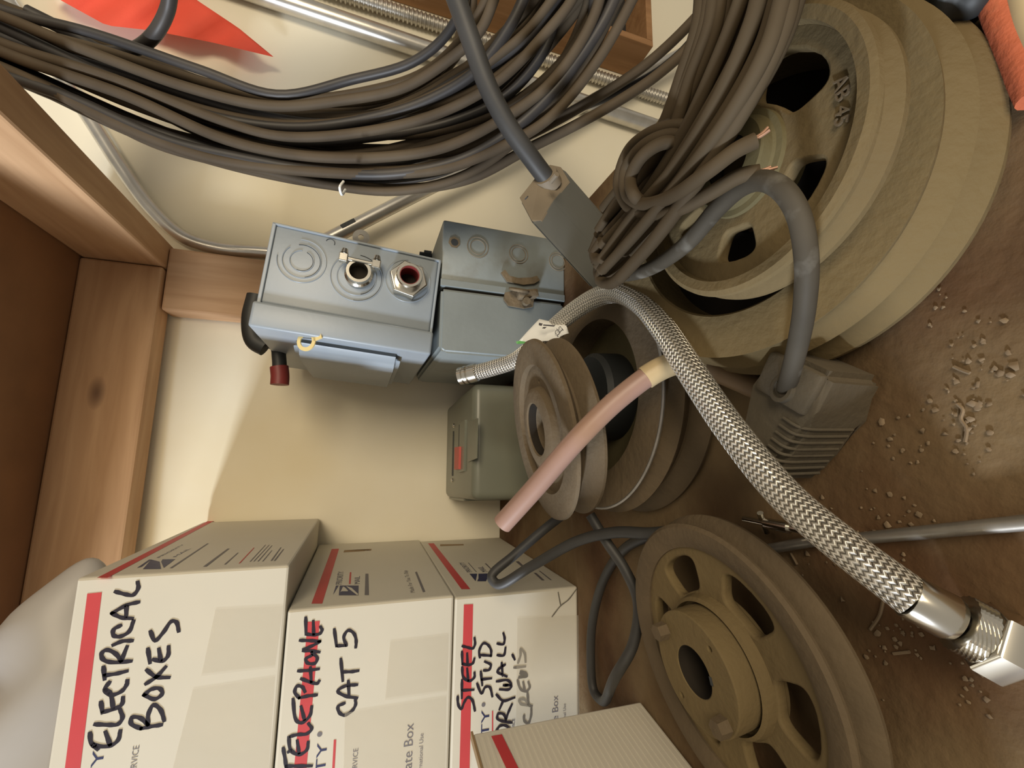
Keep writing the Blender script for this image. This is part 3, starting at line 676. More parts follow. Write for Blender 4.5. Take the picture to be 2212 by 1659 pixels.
# ------------------------------------------------------------------ green-grey starter box with a red slide switch
B3 = empty('starter_box', (0, .64, 0), 'green-grey metal box with a small red slide switch behind the pulleys', 'switch box', rot=Matrix.Rotation(R(4.5), 3, 'Z'))
b = nb(); box(b, (-.066, -.098, .0006), (.082, .092, .1005), None, bev=.010, seg=4); link('case', b, M_green, B3, smooth=50, world=False)
b = nb(); box(b, (-.069, -.02, .0006), (-.064, .09, .094), None, bev=.002); link('back_flange', b, M_green, B3, world=False)
def tp(px, py, z=.1005): return at(px, py, z=z)
zg = lambda a, c: (950 + a / 5.53, 840 + c / 5.53)
def strip(name, pts, h, m, par=B3, z=.1004):
    b = nb(); prism(b, [tp(*zg(*q), z=z) for q in pts], (0, 0, h)); return link(name, b, m, par)
strip('name_plate', [(345, 400), (462, 350), (450, 830), (345, 875)], .0012, M_green)
SG = strip('switch_guard', [(262, 415), (325, 370), (310, 985), (250, 1000)], .003, M_green)
strip('slot', [(238, 430), (264, 415), (255, 690), (232, 690)], .0012, M_line, SG)
strip('slide_switch', [(225, 700), (282, 690), (275, 960), (222, 965)], .006, M_reds, SG)
strip('groove', [(160, 505), (172, 505), (162, 1040), (146, 1040)], .0006, M_line)
for q in ((168, 437), (150, 1092)):
    b = nb(); disc_cyl(b, tp(*zg(*q)), (0, 0, 1), .0035, .0015, 14, .0025); link('screw', b, M_chrome, B3, smooth=30)

# ------------------------------------------------------------------ pulleys
def pulley(name, c, n, label, group='dusty cast-iron pulleys'):
    M = axis_frame(c, n); e = empty(name, c, label, 'pulley', group, rot=M.to_3x3()); return e
def loc(e, nm, bm, m, smooth=35, label=None): return link(nm, bm, m, e, smooth=smooth, world=False, label=label)

# big lower disc on the right with edge grooves
PR = pulley('pulley', (.1400, .1755, .0175), (-.035, -.138, 1), 'largest thick dusty pulley lying flat under the small spoked one')
b = nb(); lathe(b, [(.0950, -.001), (.0955, .003), (.0935, .006), (.0870, .0125), (.0905, .0175), (.0925, .0195), (.0905, .022), (.0840, .0275), (.0875, .0325), (.0880, .0352), (.0655, .0352), (.0645, .0342), (.0645, -.001)], None, 120)
loc(PR, 'rim', b, M_cast)
b = shape2d(circ2(.0648, 72), [circ2(.016, 36)], .012, .001); b.transform(Matrix.Translation((0, 0, .006))); loc(PR, 'web', b, M_shade)  # web coloured near-black for the shade seen through the spokes above
# small spoked sheave on top
PU = pulley('pulley', (.138, .149, .0688), (-.017, -.014, 1), 'small spoked pulley with cable across it, stacked on the largest pulley')
b = nb(); lathe(b, [(.0553, .0012), (.0600, .0018), (.0622, .0005), (.0626, -.0015), (.0585, -.0065), (.0585, -.0085), (.0626, -.0130), (.0624, -.0158), (.0600, -.0168), (.0540, -.0168), (.0540, -.008)], None, 110)
loc(PU, 'rim', b, M_cast)
hol = [sector(.0250, .0480, -50, 31), sector(.0275, .0470, -132, 15), sector(.0285, .0465, 170, 17), sector(.0265, .0470, 113, 13), sector(.0265, .0470, 60, 19), sector(.0265, .0470, 8, 19)]
b = shape2d(circ2(.0545, 90), hol, .007, .0012); b.transform(Matrix.Translation((0, 0, -.0068))); WB = loc(PU, 'web', b, M_cast)
b = nb(); lathe(b, [(.0243, -.004), (.0238, -.0012), (.0212, -.0008), (.0202, .0002), (.0200, .0048), (.0192, .0058), (.0118, .0058), (.0118, -.0165), (.0243, -.0165)], None, 64); loc(PU, 'hub', b, M_cast_o)
b = nb(); lathe(b, [(.0117, .005), (.0117, -.016), (.0107, -.016), (.0107, .005)], None, 40); loc(PU, 'bore_shade', b, M_shade)  # dark liner puts the shade of the hole into its colour
mk = nb(); put_text(mk, 'AB 45', Vector((0, 0, 0)), XU, YU, .0055, .019)
for v in mk.verts:                                     # casting mark bent round the web
    th = R(-88) - (v.co.x + .0095) / .047 - .12; rr = .0455 + v.co.y; v.co = Vector((rr * math.cos(th), rr * math.sin(th), -.0028))
ext = bmesh.ops.extrude_face_region(mk, geom=mk.faces[:])
bmesh.ops.translate(mk, vec=(0, 0, .0009), verts=[g for g in ext['geom'] if isinstance(g, bmesh.types.BMVert)])
link('casting_mark', mk, M_cast_d, WB, world=False)

# middle: wide grooved pulley with a smaller one tilted on its hub
PM = pulley('pulley', (.0490, .333, .008), (-.003, -.012, 1), 'wide grooved pulley under the tilted bored one, in front of the green-grey box')
b = nb(); lathe(b, [(.0920, -.006), (.0955, -.004), (.0965, -.001), (.0935, .003), (.0860, .009), (.0860, .011), (.0930, .0195), (.0955, .0225), (.0962, .0240), (.0945, .0255), (.0865, .0300), (.0865, .0320), (.0915, .0368)], None, 110, closed=False)
lathe(b, [(.0655, -.006), (.0920, -.006)], None, 110, closed=False); lathe(b, [(.0925, .0390), (.0655, .0385), (.0655, -.006)], None, 110, closed=False); bmesh.ops.remove_doubles(b, verts=b.verts, dist=1e-6)
loc(PM, 'rim', b, M_cast_d)
b = nb(); lathe(b, [(.0915, .0368), (.0934, .0372), (.0937, .0384), (.0925, .0391), (.0905, .0388)], None, 110); loc(PM, 'worn_edge', b, M_bare, label='bright worn rim edge')
b = nb(); lathe(b, [(.0657, .010), (.0657, .016), (.030, .020), (.030, .006)], None, 72); loc(PM, 'web', b, M_cast_o)
b = nb(); lathe(b, [(.0380, .014), (.0365, .040), (.0330, .0440), (.0100, .0440), (.0100, .004), (.0380, .004)], None, 48); loc(PM, 'hub', b, M_black, label='black hub')
PT = pulley('pulley', (.0196, .336, .0935), (-.183, .080, 1), 'tilted two-flange pulley with a bored centre, resting on the wide grooved one')
b = nb(); lathe(b, [(.0530, .0010), (.0700, .0016), (.0730, .0004), (.0737, -.0020), (.0700, -.0050), (.0590, -.0100), (.0590, -.0120), (.0690, -.0180), (.0722, -.0205), (.0722, -.0225), (.0690, -.0245), (.0530, -.0245), (.0520, -.006)], None, 110)
loc(PT, 'rim', b, M_cast_d)
b = shape2d(circ2(.0534, 80), [circ2(.0210, 48)] + [circ2(.0022, 14, (.0385 * math.cos(R(a)), .0385 * math.sin(R(a)))) for a in (-10, 79, -139)], .008, .0008); b.transform(Matrix.Translation((0, 0, -.0075))); loc(PT, 'web', b, M_cast_d)
b = nb(); lathe(b, [(.0350, -.0045), (.0335, .0020), (.0300, .0042), (.0222, .0042), (.0213, .0034), (.0213, -.022), (.0350, -.022)], None, 64); loc(PT, 'hub', b, M_cast_d)

b = nb(); lathe(b, [(.0212, .0028), (.0212, -.0215), (.0204, -.0215), (.0204, .0028)], None, 48); box(b, (-.0025, -.0215, -.02), (.0025, -.0190, .0030), Matrix.Rotation(R(20), 4, 'Z')); loc(PT, 'bore_shade', b, M_shade)  # near-black liner stands for shade down the bored centre
# near left: large spoked pulley with hub bolts
PL = pulley('pulley', (-.1165, .223, .0165), (-.164, .022, 1), 'spoked pulley with two hub bolts beside the corrugated carton')
b = nb(); lathe(b, [(.0640, .0120), (.0690, .0148), (.0765, .0150), (.0784, .0132), (.0780, .0115), (.0705, .0075), (.0705, .0055), (.0795, .0015), (.0812, -.0005), (.0808, -.0025), (.0760, -.0036), (.0640, -.0030)], None, 130)
loc(PL, 'rim', b, M_cast_d)
b = shape2d(circ2(.0648, 100), [sector(.0365, .0605, a, 19.5) for a in (26, -35, -95, -153, 147, 86)], .007, .0016); b.transform(Matrix.Translation((0, 0, .0070))); loc(PL, 'web', b, M_cast)
b = nb(); lathe(b, [(.0375, .0095), (.0360, .0150), (.0340, .0165), (.0345, .0020), (.0375, .0020)], None, 72); loc(PL, 'boss', b, M_cast)
b = shape2d(circ2(.0312, 72), [circ2(.0141, 44)] + [circ2(.0022, 14, (.0258 * math.cos(R(a)), .0258 * math.sin(R(a)))) for a in (-42, 142)], .020, .0008); b.transform(Matrix.Translation((0, 0, .0190)))
HB = loc(PL, 'hub', b, M_cast)
b = nb(); lathe(b, [(.0138, .0286), (.0138, -.0022), (.0132, -.0022), (.0132, .0286)], None, 44); disc_cyl(b, (0, 0, -.0022), (0, 0, 1), .0136, .001, 32); loc(PL, 'bore_shade', b, M_shade)  # dark liner and bottom disc paint the shade inside the hub
b = nb(); Mk = Matrix.Rotation(R(-84), 4, 'Z'); box(b, (.0130, -.0022, .012), (.0150, .0022, .0292), Mk); link('keyway', b, M_line, HB, world=False)
for a in (56, -133):
    b = nb(); t = nb(); bmesh.ops.create_cone(t, cap_ends=True, segments=6, radius1=.0052, radius2=.0048, depth=.007); t.transform(Matrix.Translation((.0262 * math.cos(R(a)), .0262 * math.sin(R(a)), .0322))); merge(b, t); link('bolt', b, M_cast_d, HB, world=False)

# ------------------------------------------------------------------ braided hose
hp = [(1022, 806, .447), (1062, 796, .441), (1115, 777, .430), (1180, 722, .405), (1240, 672, .374), (1290, 642, .348), (1335, 632, .323), (1385, 655, .298), (1430, 706, .274), (1490, 798, .248), (1580, 930, .225), (1700, 1074, .202), (1830, 1185, .183), (1974, 1293, .168)]
HO = empty('braided_hose', at(1490, 800, D=.272), 'braided steel hose arching over the pulleys with a hex nut at its end', 'hose')
pth = smooth_path([at(x, y, D=D) for x, y, D in hp], 22)
b = nb(); tube(b, pth, .0079, 28, uv=True); link('braided_sleeve', b, M_braid, HO, smooth=True)
e0, e1 = pth[-1], (pth[-1] - pth[-4]).normalized()
endd = (at(2146, 1384, D=.1585) - e0).normalized()
def turned(bm, prof, o, d, seg=40): lathe(bm, prof, Matrix.Translation(o) @ d.to_track_quat('Z', 'Y').to_matrix().to_4x4(), seg)
b = nb(); turned(b, [(.0070, -.002), (.0084, -.002), (.0086, -.001), (.0086, .0105), (.0076, .0130), (.0060, .0138)], e0, endd); link('ferrule', b, M_chrome, HO, smooth=30)
o2 = e0 + endd * .0142; b = nb(); L_ = .0062
segn = 44; rows = []
for i in range(11):                                     # knurled collar
    rows.append([b.verts.new(((.0103 + (.0005 if (kk + i) % 2 else 0)) * math.cos(2 * math.pi * kk / segn), (.0103 + (.0005 if (kk + i) % 2 else 0)) * math.sin(2 * math.pi * kk / segn), L_ * i / 10)) for kk in range(segn)])
for i in range(10):
    for kk in range(segn): b.faces.new((rows[i][kk], rows[i][(kk + 1) % segn], rows[i + 1][(kk + 1) % segn], rows[i + 1][kk]))
b.faces.new(rows[0]); b.faces.new(rows[-1]); b.transform(Matrix.Translation(o2) @ endd.to_track_quat('Z', 'Y').to_matrix().to_4x4()); link('knurled_collar', b, M_chrome, HO)
t = shape2d([(.0118 * math.cos(R(60 * i + 14)), .0118 * math.sin(R(60 * i + 14))) for i in range(6)], [circ2(.0080, 30)], .0105, .0012)
t.transform(Matrix.Translation(o2 + endd * (L_ + .0053)) @ endd.to_track_quat('Z', 'Y').to_matrix().to_4x4()); link('hex_nut', t, M_chrome, HO, smooth=30)
b = nb(); s0 = pth[0]; sd = (pth[0] - pth[3]).normalized(); turned(b, [(.0065, -.004), (.0092, -.004), (.0092, .004), (.0075, .0048), (.0092, .0060), (.0092, .0090), (.0075, .0098), (.0088, .0110), (.0088, .0150), (.0050, .0155)], s0, sd); link('end_fitting', b, M_chrome, HO, smooth=30)
# white paper tag folded round the hose
b = nb(); tl = [(1165, 689, .409), (1200, 697, .400), (1222, 703, .390), (1229, 720, .383)]; bl = [(1116, 742, .404), (1150, 738, .397), (1200, 734, .386), (1212, 726, .380)]
g0 = [at(x, y, D=D - .012) for x, y, D in tl]; g1 = [at(x, y, D=D - .012) for x, y, D in bl]
NT = 6; gr = [[b.verts.new(a.lerp(c, j / NT) + w_ * (-.004 * math.sin(math.pi * j / NT))) for j in range(NT + 1)] for a, c in zip(smooth_path(g0, 5), smooth_path(g1, 5))]
for i in range(len(gr) - 1):
    for j in range(NT): b.faces.new((gr[i][j], gr[i + 1][j], gr[i + 1][j + 1], gr[i][j + 1]))
ext = bmesh.ops.extrude_face_region(b, geom=b.faces[:]); bmesh.ops.translate(b, vec=w_ * .0006, verts=[g for g in ext['geom'] if isinstance(g, bmesh.types.BMVert)])
TG = link('paper_tag', b, M_white, HO, smooth=60)
zt = lambda a, c: at(1090 + a / 11.06, 660 + c / 11.06, D=.372)
b = nb(); face_poly(b, [zt(820, 410), zt(915, 430), zt(880, 490), zt(815, 470)]); face_poly(b, [zt(925, 450), zt(1215, 470), zt(1180, 505), zt(915, 480)]); face_poly(b, [zt(930, 510), zt(1010, 510), zt(960, 555), zt(890, 545)]); link('printed_mark', b, M_ink, TG)
b = nb(); Ut = (zt(1390, 690) - zt(1260, 530)).normalized(); Vt = (w_.cross(Ut)).normalized(); Vt = Vt if Vt.dot(zt(1300, 520) - zt(1260, 560)) > 0 else -Vt
put_text(b, 'STA', zt(1235, 560), Ut, Vt, .0045, .0088, align='L'); put_text(b, 'CE', zt(1180, 630), Ut, Vt, .0042, .0055, align='L'); link('printed_text', b, M_ink, TG)
b = nb(); face_poly(b, [at(1114, 738, D=.388), at(1122, 736, D=.388), at(1136, 738, D=.384), at(1133, 742, D=.384), at(1117, 743, D=.387)]); link('tag_edge', b, M_tagg, TG, label='green tag edge')

# pinkish tube with cream sleeve, lying across the pulleys
TB = empty('plastic_tube', at(1250, 945, D=.283), 'pinkish tube with a cream sleeve lying across the tilted pulley', 'tube')
tp_ = [at(1085, 1132, D=.293), at(1150, 1060, D=.287), at(1255, 940, D=.279), at(1340, 858, D=.278), at(1428, 796, D=.277), at(1480, 782, D=.277), at(1530, 796, D=.278), at(1650, 846, D=.266)]
P_ = smooth_path(tp_, 10)
b = nb(); tube(b, P_[:38], .0067, 20, hollow=.72); link('tube', b, M_copper, TB, smooth=40)
b = nb(); tube(b, P_[36:58], .0074, 20); link('sleeve', b, M_cream, TB, smooth=40, label='cream sleeve')
b = nb(); tube(b, P_[54:], .0066, 18); link('tail', b, M_tan, TB, smooth=40, label='tan tube end')

# ------------------------------------------------------------------ hanging cable coil
coil = [
 [(-60, -10), (0, 20), (200, 72), (430, 150), (600, 205), (760, 172), (890, 135), (960, 80), (1000, 10), (1010, -60)],
 [(-60, 10), (0, 45), (250, 118), (480, 190), (620, 215), (780, 200), (920, 155), (1010, 70), (1050, 0), (1070, -60)],
 [(-60, 30), (0, 62), (300, 155), (500, 222), (700, 240), (850, 222), (960, 172), (1060, 112), (1180, 0), (1230, -60)],
 [(-60, 45), (0, 78), (300, 172), (550, 248), (720, 268), (880, 232), (1000, 168), (1130, 92), (1200, 0), (1240, -60)],
 [(-60, 70), (20, 102), (300, 192), (500, 258), (700, 292), (850, 268), (1000, 222), (1130, 122), (1250, 0), (1290, -60)],
 [(-60, 60), (0, 92), (250, 172), (470, 258), (600, 294), (780, 286), (950, 244), (1080, 172), (1180, 70), (1235, 0), (1260, -60)],
 [(-60, 75), (30, 112), (280, 216), (480, 288), (640, 306), (800, 296), (980, 262), (1100, 202), (1180, 100), (1205, 0), (1215, -60)],
 [(-60, 0), (0, 32), (260, 152), (520, 272), (700, 314), (870, 322), (1020, 302), (1130, 222), (1230, 112), (1290, 0), (1310, -60)],
 [(-60, 85), (40, 122), (300, 232), (520, 304), (680, 334), (850, 338), (1000, 322), (1120, 262), (1220, 170), (1320, 20), (1340, -60)],
 [(-60, 110), (50, 152), (300, 262), (480, 324), (650, 346), (820, 358), (960, 352), (1080, 312), (1180, 232), (1260, 122), (1305, 0), (1320, -60)],
 [(-60, 120), (50, 166), (280, 278), (450, 340), (620, 366), (800, 376), (960, 364), (1090, 314), (1190, 252), (1290, 132), (1365, 0), (1390, -60)],
 [(-60, 125), (60, 172), (300, 292), (460, 346), (620, 384), (760, 404), (900, 407), (1020, 384), (1140, 322), (1240, 272), (1330, 222), (1420, 162), (1500, 88), (1555, 0), (1580, -60)],
 [(-60, 130), (60, 182), (320, 302), (500, 350), (640, 370), (780, 390), (930, 380), (1040, 334), (1130, 292), (1230, 242), (1340, 198), (1430, 148), (1500, 80), (1540, 0), (1560, -60)],
 [(-60, 140), (100, 192), (330, 308), (450, 344), (560, 366), (700, 398), (850, 413), (980, 388), (1080, 332), (1160, 252), (1225, 150), (1285, 40), (1300, -60)],
 [(-60, -20), (0, 10), (250, 102), (430, 174), (560, 208), (700, 226), (860, 206), (980, 112), (1005, 0), (1010, -60)],
 [(-60, 30), (10, 62), (270, 182), (470, 254), (640, 276), (800, 256), (930, 214), (1030, 152), (1100, 60), (1130, 0), (1150, -60)],
 [(-60, 75), (0, 112), (240, 192), (450, 294), (600, 330), (760, 346), (920, 314), (1060, 262), (1170, 192), (1250, 60), (1275, -60)],
]
base = [list(c) for c in coil]
for a, c, f in ((0, 15, .5), (3, 5, .45), (7, 9, .5), (9, 10, .6), (10, 13, .4), (8, 16, .5), (2, 15, .55), (5, 6, .5)):
    A, C_ = base[a], base[c]; n_ = 10
    def sample(l, t):
        u = t * (len(l) - 1); i = min(int(u), len(l) - 2); g = u - i
        return (l[i][0] + (l[i + 1][0] - l[i][0]) * g, l[i][1] + (l[i + 1][1] - l[i][1]) * g)
    coil.append([(sample(A, i / n_)[0] * (1 - f) + sample(C_, i / n_)[0] * f + random.uniform(-6, 6), sample(A, i / n_)[1] * (1 - f) + sample(C_, i / n_)[1] * f + random.uniform(-6, 6)) for i in range(n_ + 1)])
for a, c in ((1, 6), (10, 4), (13, 8), (2, 9), (6, 0), (12, 16), (7, 11), (15, 3)):
    coil.append([(sample(base[a], i / 10)[0] * (1 - i / 10) + sample(base[c], i / 10)[0] * i / 10, sample(base[a], i / 10)[1] * (1 - i / 10) + sample(base[c], i / 10)[1] * i / 10) for i in range(11)])
CO = empty('cable_coil', at(800, 330, D=.44), 'large coil of dusty black and brown cables hanging beside the upper shelf', 'cable')
for i, s in enumerate(coil):
    pts = []
    for (x, y) in s:
        tx = max(0, min(1, (x + 60) / 760)); D = .395 + .055 * tx
        ty = max(0, min(1, (260 - y) / 300)) * max(0, min(1, (x - 800) / 250)); D -= .040 * ty
        D += ((i * 7) % 17 - 8) * .0030
        pts.append(at(x, y, D=D))
    j1, j2 = ((i * 5) % 11 - 5) * .004, ((i * 3) % 13 - 6) * .004
    pts += [Vector((.60 + j1, .40 + j2 * .4, .10 + j2)), Vector((.70 + j1, .43 + j2 * .4, .31 + j1)), Vector((.58 + j2, .45 + j1 * .4, .53 + j1)), pts[0] + Vector((.05, .01, .03)), pts[0]]
    b = nb(); tube(b, smooth_path(pts, 8), .0043 + .0009 * ((i * 5) % 4) / 3, 12, cap=True)
    link('cable_loop', b, M_cable if i % 3 else M_cable_b, CO, smooth=True)
b = nb(); tube(b, smooth_path([at(60, 25, D=.41), at(150, 70, D=.42), at(225, 112, D=.425), at(285, 108, D=.42), at(335, 72, D=.40), at(362, 20, D=.39), at(372, -40, D=.38), Vector((.56, .41, .40)), Vector((.66, .43, .33))], 8), .0058, 12); link('cable_loop', b, M_cable_b, CO, smooth=True)
b = nb(); t = nb(); tt = smooth_path([at(742, 392, D=.40), at(734, 405, D=.395), at(738, 420, D=.40), at(746, 410, D=.41)], 4); tube(t, tt, .0012, 8); merge(b, t); link('cable_tie', b, M_white, CO, label='clear cable tie')

# black cord with a grey housing
PC = empty('power_cord', at(1250, 480, D=.39), 'thick black cord ending in a grey plastic housing in front of the hasp box', 'cord')
b = nb(); tube(b, smooth_path([at(930, -150, D=.335) + Vector((.10, .04, .16)), at(930, -150, D=.335), at(960, -70, D=.335), at(990, 10, D=.34), at(1020, 95, D=.345), (at(1055, 190, D=.352)), at(1100, 275, D=.36), at(1150, 345, D=.37), at(1180, 385, D=.378)], 10), .0078, 16); link('cord', b, M_cord, PC, smooth=True)
ep = [(1121, 430, .372), (1170, 368, .384), (1190, 355, .390), (1214, 360, .392), (1233, 392, .386), (1196, 436, .372), (1170, 481, .362), (1148, 481, .360)]
dvec = at(1345, 512, D=.405) - at(1226, 375, D=.392)
b = nb(); t = nb(); prism(t, [at(x, y, D=D) for x, y, D in ep], dvec); bmesh.ops.bevel(t, geom=t.edges[:], offset=.0016, segments=2, affect='EDGES'); merge(b, t); HG = link('housing', b, M_conn, PC, smooth=30)
cen = sum((at(x, y, D=D) for x, y, D in ep), Vector()) / len(ep)
b = nb(); t = nb(); prism(t, [cen + (at(x, y, D=D) - cen) * .95 - dvec * .012 for x, y, D in ep], dvec * .02); merge(b, t); link('end_plate', b, M_conn_d, HG)
nrm = -dvec.normalized()
for px, py, r in ((1138, 428, .0016), (1153, 458, .0018)):
    b = nb(); disc_cyl(b, at(px, py, pl=(cen - dvec * .0135, nrm)), nrm, r, .0006, 12); link('screw_hole', b, M_line, HG)
b = nb(); tube(b, [at(1178, 378, D=.376), at(1190, 400, D=.384)], .0105, 14); link('strain_relief', b, M_conn_d, HG, smooth=30)
b = nb(); tube(b, [at(1190, 392, pl=(cen - dvec * .02, nrm)), at(1203, 376, pl=(cen - dvec * .02, nrm))], .0022, 8); link('clip', b, M_conn_d, HG)

# ------------------------------------------------------------------ cable hank lying across the pulley
def hank_pts(s, i):
    p = [at(x, y, z=.079 + ((i * 5) % 12) * .0018 - (.008 if i > 20 else -.004 if i > 11 else 0) + (.33 - D) * .05) for x, y, D in s]
    d = (p[-1] - p[-2]).normalized()
    return p + [p[-1] + d * .035 + Vector((0, 0, -.004)), p[-1] + d * .075 + Vector((.02, 0, -.035)), p[-1] + d * .085 + Vector((.03, 0, -.10 - (i % 5) * .012))]
HK = empty('cable_hank', at(1500, 330, z=.11), 'bundled hank of stiff brown cable tied round itself, lying across the spoked pulley', 'cable')
hk = [
 [(1282, 560, .335), (1330, 500, .33), (1420, 380, .315), (1500, 230, .31), (1560, 60, .31), (1580, -60, .32)],
 [(1290, 575, .325), (1345, 500, .318), (1440, 380, .30), (1530, 220, .29), (1610, 60, .285), (1640, -60, .29)],
 [(1300, 585, .318), (1360, 505, .305), (1450, 400, .285), (1560, 260, .27), (1650, 100, .265), (1700, -60, .27)],
 [(1318, 595, .31), (1390, 520, .29), (1480, 400, .265), (1600, 250, .25), (1690, 90, .245), (1740, -60, .25)],
 [(1300, 590, .30), (1370, 520, .285), (1460, 420, .265), (1570, 270, .245), (1660, 120, .24), (1715, -60, .245)],
 [(1280, 545, .33), (1310, 480, .325), (1400, 360, .31), (1480, 200, .30), (1540, 60, .30), (1570, -60, .31)],
 [(1310, 470, .33), (1380, 390, .315), (1450, 290, .30), (1490, 170, .30), (1530, 60, .31), (1545, -60, .32)],
 [(1340, 600, .30), (1420, 510, .275), (1520, 370, .255), (1620, 210, .245), (1690, 60, .24), (1715, -60, .24)],
 [(1330, 560, .305), (1400, 470, .29), (1500, 320, .275), (1590, 150, .27), (1650, 0, .27), (1670, -60, .275)],
 [(1300, 530, .315), (1380, 440, .30), (1470, 300, .285), (1545, 140, .28), (1600, 0, .28), (1615, -60, .285)],
 [(1320, 510, .31), (1400, 410, .295), (1490, 280, .275), (1580, 120, .265), (1640, 0, .262), (1660, -60, .265)],
 [(1305, 450, .335), (1370, 370, .32), (1430, 280, .315), (1475, 160, .315), (1510, 50, .32), (1520, -60, .33)],
]
base = [list(c) for c in hk]
for a, c in ((0, 1), (1, 8), (2, 9), (3, 4), (8, 10), (5, 6), (9, 7), (2, 4), (11, 5), (0, 6), (1, 2), (6, 11), (7, 10), (3, 7), (4, 8)):
    hk.append([tuple((p + q) / 2 + random.uniform(-5, 5) * (1 if k_ < 2 else 0) for k_, (p, q) in enumerate(zip(u, v))) for u, v in zip(base[a], base[c])])
for i, s in enumerate(hk):
    b = nb(); tube(b, smooth_path(hank_pts(s, i), 9), (.0031 if i < 12 else .0026) + .0003 * (i % 3), 12); link('cable_strand', b, M_hank, HK, smooth=True)
for i, s in enumerate([   # folded ends at the lower left
 [(1340, 560, .31), (1310, 600, .305), (1292, 590, .305), (1300, 560, .31), (1350, 500, .31)],
 [(1300, 520, .325), (1284, 548, .322), (1292, 562, .318), (1330, 530, .315), (1380, 460, .31)],
 [(1350, 590, .295), (1320, 612, .295), (1296, 602, .297), (1310, 570, .30), (1370, 505, .295)],
]):
    b = nb(); tube(b, smooth_path([at(x, y, z=.084 + i * .006) for x, y, D in s], 9), .0036, 12); link('cable_fold', b, M_hank, HK, smooth=True)
for i, s in enumerate([   # the cable wound round the hank and its free ends
 [(1520, 290, .262), (1470, 272, .27), (1410, 285, .278), (1355, 330, .282), (1336, 390, .28), (1352, 440, .274), (1400, 462, .262), (1460, 455, .252), (1530, 420, .240), (1600, 380, .228), (1640, 372, .222)],
 [(1500, 310, .26), (1450, 292, .268), (1395, 312, .275), (1352, 365, .276), (1352, 415, .270), (1385, 440, .262), (1450, 425, .252), (1530, 370, .240), (1590, 325, .230), (1632, 304, .224)],
 [(1490, 330, .265), (1440, 308, .272), (1390, 335, .275), (1362, 385, .272), (1372, 425, .268), (1420, 440, .26), (1480, 420, .252)],
]):
    b = nb(); HW = [at(x, y, z=(.082 if j == 0 else .094 if j == 1 else .102 if j < 8 else .102 - .005 * (j - 7)) + .004 * i - (.022 if i == 2 and j > 4 else 0)) for j, (x, y, D) in enumerate(s)]; tube(b, smooth_path(HW, 10), .0031, 12); wl = link('cable_wrap', b, M_hank, HK, smooth=True)
    if i < 2:
        e = HW[-1]; d2 = (HW[-1] - HW[-2]).normalized()
        for j in range(3):
            c = nb(); off = Vector((random.uniform(-1, 1), random.uniform(-1, 1), random.uniform(-.3, 1))) * .002
            tube(c, smooth_path([e - d2 * .003 + off * .5, e + d2 * .003 + off * .7, e + d2 * .0065 + off * 1.3], 5), .0006, 8); link('copper_wire', c, M_cu, wl, smooth=True, label='bare copper wire end')

# thick cable with the big rubber plug
PG = empty('plug_cord', at(1740, 900, z=.0), 'thick grey cable with a ribbed rubber plug on the shelf', 'plug')
b = nb(); tube(b, smooth_path([at(1320, 600, z=.068), at(1390, 586, z=.075), at(1440, 560, z=.079), at(1490, 520, z=.081), at(1550, 450, z=.084), at(1600, 405, z=.086), at(1645, 390, z=.087), at(1690, 410, z=.086), at(1725, 465, z=.083), at(1742, 560, z=.078), at(1738, 660, z=.069), at(1722, 750, z=.055), at(1706, 812, z=.045), at(1696, 845, z=.036)], 10), .0041, 18); CB = link('cable', b, M_tcable, PG, smooth=True)
ax = (at(1668, 990, z=.02) - at(1768, 790, z=.02)); ax.z = 0; ln = ax.length; ax.normalize(); sd = Vector((-ax.y, ax.x, 0))
o3 = at(1768, 790, z=.02) + Vector((-.004, -.001, 0)); o3.z = 0
M3 = Matrix(((ax.x, sd.x, 0, o3.x), (ax.y, sd.y, 0, o3.y), (0, 0, 1, .001), (0, 0, 0, 1)))
b = nb(); t = nb(); prof = [(-.006, -.017), (-.006, .017), (.016, .0175), (ln * .75, .0155), (ln + .004, .009), (ln + .004, -.009), (ln * .75, -.0155), (.016, -.0175)]
prism(t, [(x, y, 0) for x, y in prof], (0, 0, .037)); bmesh.ops.bevel(t, geom=t.edges[:], offset=.004, segments=3, affect='EDGES'); t.transform(M3); merge(b, t); BD = link('plug_body', b, M_plug, PG, smooth=35)
for i in range(8):
    b = nb(); x = .021 + i * .0040; wv = .0176 - .00055 * i
    tube(b, smooth_path([M3 @ Vector(p) for p in ((x, wv, .006), (x + .0005, wv, .020), (x + .001, wv * .96, .0335), (x + .0012, wv * .82, .0372), (x + .0012, wv * .35, .0374))], 5), .0008, 8); link('grip_rib', b, M_plug, BD, smooth=True)
b = nb(); t = nb(); box(t, (-.0045, -.0150, .034), (.0165, .0155, .0395), None, bev=.002); t.transform(M3); merge(b, t); link('clamp_cover', b, M_plug, BD, smooth=35)
b = nb(); turned(b, [(.0046, 0), (.0066, 0), (.0066, .0030), (.0046, .0030)], at(1697, 842, z=.0390), Vector((.15, .1, 1)).normalized()); link('cable_entry', b, M_plug, BD, smooth=30)

